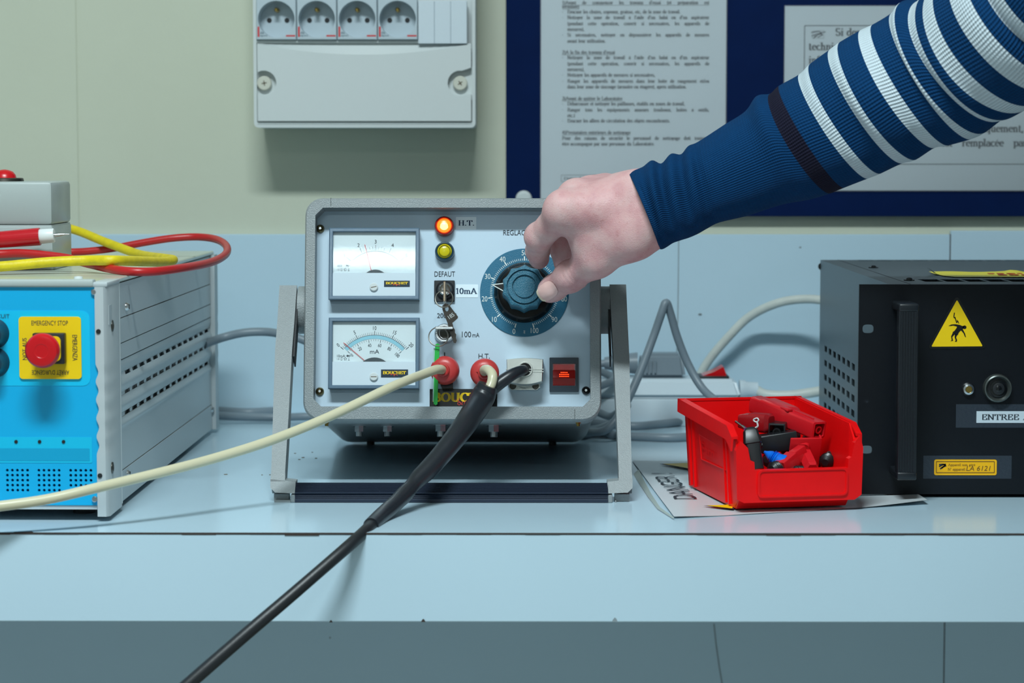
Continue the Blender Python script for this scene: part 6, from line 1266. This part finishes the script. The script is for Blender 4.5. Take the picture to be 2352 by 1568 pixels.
for i in range(len(C_)):
    ax = (C_[min(i + 5, len(C_) - 1)] - C_[max(i - 5, 0)]).normalized(); A = (TT[i] - BB_[i]) / 2; a_ = A.length; bn_ = ax.cross(A).normalized()
    if bn_.y > 0: bn_ = -bn_                 # towards the viewer
    vy = Vector((0, -1, 0)); vy = (vy - A * (vy.dot(A) / A.length_squared)).normalized(); bn_ = vy.lerp(bn_, min(1, i / 24)).normalized()
    bd = a_ * (.86 if i > 30 else .86 + .14 * (1 - i / 30)); row = []; s = i / SUB
    for k in range(NR):
        th = 2 * math.pi * k / NR; f = 0.
        for p0, fr1, am in phs: f += .0011 * math.sin(fr1 * s * 1.4 + 1.3 * math.sin(th + p0) + p0) * (1 if s > 8 else .5) * max(0, math.sin(th)) ** .7
        if s < 8: f += .0032 * math.sin(2 * math.pi * (s - 2.2) / 2.1) * max(0, math.sin(th * 1. + .3)) * (s > 1.2)
        row.append(C_[i] + A * math.cos(th) + bn_ * ((bd + f) * math.sin(th)))
    rings.append(row)
mi = {'n': 0, 'w': 1, 'k': 2}; mats = []
for i in range(len(RG) - 1): mats += [mi[RG[i][4]]] * SUB
bm = BM(); lip = [[C_[0] + (p - C_[0]) * q + (C_[2] - C_[0]).normalized() * s_ for p in rings[0]] for q, s_ in ((.97, .004), (.985, .0))]
loft(bm, lip + rings, mats=[0, 0] + mats, cap=False); bm.faces.new([bm.verts.new(p) for p in rings[-1]])
uvl = bm.loops.layers.uv.new('uv'); nrings = len(rings) + 2
bm.verts.index_update()
for f in bm.faces:
    ks = [lp.vert.index for lp in f.loops]
    js = [q % NR for q in ks]; wrap = max(js) - min(js) > NR / 2
    for lp, q, j in zip(f.loops, ks, js): lp[uvl].uv = ((j + (NR if wrap and j < NR / 2 else 0)) / NR, (q // NR) / nrings)
xf(bm, Matrix.Translation(-PF_.loc))
def knit(name, col, var=.12):
    m = bpy.data.materials.new(name); m.use_nodes = True; nt = m.node_tree; b = nt.nodes['Principled BSDF']; L = nt.links.new
    uv = nt.nodes.new('ShaderNodeUVMap'); uv.uv_map = 'uv'; sx = nt.nodes.new('ShaderNodeSeparateXYZ'); L(uv.outputs[0], sx.inputs[0])
    def mth(op, a, v=None):
        n = nt.nodes.new('ShaderNodeMath'); n.operation = op; L(a, n.inputs[0])
        if v is not None: n.inputs[1].default_value = v
        return n.outputs[0]
    rib = mth('SINE', mth('MULTIPLY', sx.outputs[0], 2 * math.pi * 120)); st = mth('SINE', mth('MULTIPLY', sx.outputs[1], 2 * math.pi * 300))
    ad = nt.nodes.new('ShaderNodeMath'); ad.operation = 'MULTIPLY_ADD'; L(st, ad.inputs[0]); ad.inputs[1].default_value = .35; L(rib, ad.inputs[2])
    bp = nt.nodes.new('ShaderNodeBump'); bp.inputs['Strength'].default_value = .55; bp.inputs['Distance'].default_value = .0009; L(ad.outputs[0], bp.inputs['Height']); L(bp.outputs[0], b.inputs['Normal'])
    tc = nt.nodes.new('ShaderNodeTexCoord'); n = nt.nodes.new('ShaderNodeTexNoise'); n.inputs['Scale'].default_value = 160; n.inputs['Detail'].default_value = 4; L(tc.outputs['Object'], n.inputs['Vector'])
    mr = nt.nodes.new('ShaderNodeMapRange'); mr.inputs['To Min'].default_value = 1 - var; mr.inputs['To Max'].default_value = 1 + var; L(n.outputs[0], mr.inputs['Value'])
    rr = mth('MULTIPLY_ADD', rib, .10); rr.node.inputs[2].default_value = 1.
    mu = nt.nodes.new('ShaderNodeMath'); mu.operation = 'MULTIPLY'; L(mr.outputs[0], mu.inputs[0]); L(rr, mu.inputs[1])
    vm = nt.nodes.new('ShaderNodeVectorMath'); vm.operation = 'SCALE'; vm.inputs[0].default_value = lin(col)[:3]; L(mu.outputs[0], vm.inputs['Scale']); L(vm.outputs[0], b.inputs['Base Color'])
    b.inputs['Roughness'].default_value = .9; b.inputs['Specular IOR Level'].default_value = .15; b.inputs['Sheen Weight'].default_value = .12; b.inputs['Sheen Roughness'].default_value = .4; b.inputs['Sheen Tint'].default_value = lin(col); return m
obj('sweater_sleeve', bm, [knit('knit_navy', (4, 55, 98)), knit('knit_white', (200, 214, 222), .05), knit('knit_dark', (26, 26, 44))], person, smooth=180, label='navy knitted sleeve with white bands and one dark band')

# ---- the rest of the person, standing beside the frame at the bench
BS = Vector((.665, 1.585, 0)); bx_ = lambda x, y, z: np.array((BS.x + x, BS.y + y, z))
shr = np.array(sum((Vector(p) for p in rings[-1]), Vector()) / NR)
def ell(X, c, r): q = (X - c) / r; k = np.linalg.norm(q, axis=1); return (k - 1) * min(r)
def torso_sdf(X):
    d = ell(X, bx_(0, 0, 1.22), np.array((.185, .115, .30))); d = smin(d, rcone(X, bx_(-.13, .01, 1.42), bx_(.16, .0, 1.42), .075, .075), .06)
    d = smin(d, rcone(X, bx_(0, .0, 1.0), bx_(0, .0, .94), .15, .145), .08); d = smin(d, rcone(X, shr, bx_(-.12, .0, 1.42), .062, .075), .05)
    d = smin(d, rcone(X, bx_(.19, 0, 1.41), bx_(.25, -.03, 1.13), .06, .047), .04); return smin(d, rcone(X, bx_(.25, -.03, 1.13), bx_(.235, .06, .95), .045, .036), .03)
def head_sdf(X):
    d = smin(ell(X, bx_(0, .01, 1.70), np.array((.077, .098, .115))), ell(X, bx_(0, .05, 1.64), np.array((.055, .06, .07))), .03); d = smin(d, rcone(X, bx_(0, -.01, 1.46), bx_(0, -.002, 1.60), .062, .056), .03)
    d = smin(d, rcone(X, bx_(0, .112, 1.70), bx_(0, .128, 1.672), .009, .014), .012)                          # nose
    for s_ in (-1, 1):
        d = smin(d, ell(X, bx_(s_ * .079, .0, 1.685), np.array((.009, .022, .033))), .006); d = -smin(-d, ell(X, bx_(s_ * .032, .112, 1.712), np.array((.02, .014, .012))), .008)
        d = smin(d, np.linalg.norm(X - bx_(s_ * .032, .088, 1.711), axis=1) - .0125, .002)
    d = smin(d, rcone(X, bx_(-.02, .103, 1.628), bx_(.02, .103, 1.628), .008, .008), .008); return d
def leg_sdf(X):
    d = rcone(X, bx_(-.06, 0, .95), bx_(.06, 0, .95), .13, .13)
    for s_ in (-1, 1): d = smin(d, rcone(X, bx_(s_ * .085, 0, .9), bx_(s_ * .1, .01, .5), .092, .062), .05); d = smin(d, rcone(X, bx_(s_ * .1, .01, .5), bx_(s_ * .105, -.01, .07), .062, .05), .03)
    return d
def hair_sdf(X): d = ell(X, bx_(0, -.012, 1.728), np.array((.088, .1, .1))); return np.maximum(d, -((X[:, 2] - 1.70) - .45 * (X[:, 1] - BS.y - .02)))
def shoe_sdf(s_): return lambda X: np.maximum(rcone(X, bx_(s_ * .105, -.05, .045), bx_(s_ * .12, .13, .035), .045, .038), .001 - X[:, 2])
def from_sdf(name, sdf, lo_, hi_, h, mat, label=None):
    V_, F_2 = surface_nets(sdf, np.array(lo_), np.array(hi_), h); m_ = bpy.data.meshes.new(name); m_.from_pydata([tuple(Vector(v) - PF_.loc) for v in V_], [], [tuple(int(q) for q in f) for f in F_2]); m_.materials.append(mat)
    m_.polygons.foreach_set('use_smooth', [True] * len(m_.polygons)); o = bpy.data.objects.new(name, m_); COL.objects.link(o); o.parent = person
    if label: o['label'] = label
    return o
def banded():
    m = bpy.data.materials.new('knit_bands'); m.use_nodes = True; nt = m.node_tree; b = nt.nodes['Principled BSDF']; tc = nt.nodes.new('ShaderNodeTexCoord'); sp = nt.nodes.new('ShaderNodeSeparateXYZ'); nt.links.new(tc.outputs['Object'], sp.inputs[0])
    w = nt.nodes.new('ShaderNodeMath'); w.operation = 'MULTIPLY'; w.inputs[1].default_value = 30; nt.links.new(sp.outputs[2], w.inputs[0]); fr_2 = nt.nodes.new('ShaderNodeMath'); fr_2.operation = 'FRACT'; nt.links.new(w.outputs[0], fr_2.inputs[0])
    g = nt.nodes.new('ShaderNodeMath'); g.operation = 'GREATER_THAN'; g.inputs[1].default_value = .66; nt.links.new(fr_2.outputs[0], g.inputs[0]); mx = nt.nodes.new('ShaderNodeMixRGB'); mx.inputs[1].default_value = lin((4, 55, 98)); mx.inputs[2].default_value = lin((200, 214, 222))
    nt.links.new(g.outputs[0], mx.inputs[0]); nt.links.new(mx.outputs[0], b.inputs['Base Color']); b.inputs['Roughness'].default_value = .9; return m
from_sdf('sweater', torso_sdf, (.38, 1.40, .78), (1.0, 1.86, 1.54), .009, banded(), 'striped sweater body'); from_sdf('head', head_sdf, (.55, 1.45, 1.38), (.78, 1.75, 1.84), .005, m_skin); from_sdf('trousers', leg_sdf, (.44, 1.42, .01), (.9, 1.75, 1.1), .009, M('trousers_dark', (44, 50, 62), .9))
from_sdf('hair', hair_sdf, (.55, 1.45, 1.6), (.78, 1.72, 1.85), .005, M('hair_brown', (70, 52, 40), .7))
for s_ in (-1, 1): from_sdf('shoe', shoe_sdf(s_), (BS.x + s_ * .11 - .06, 1.47, -.005), (BS.x + s_ * .11 + .06, 1.78, .1), .006, M('shoe_black', (30, 30, 32), .5))
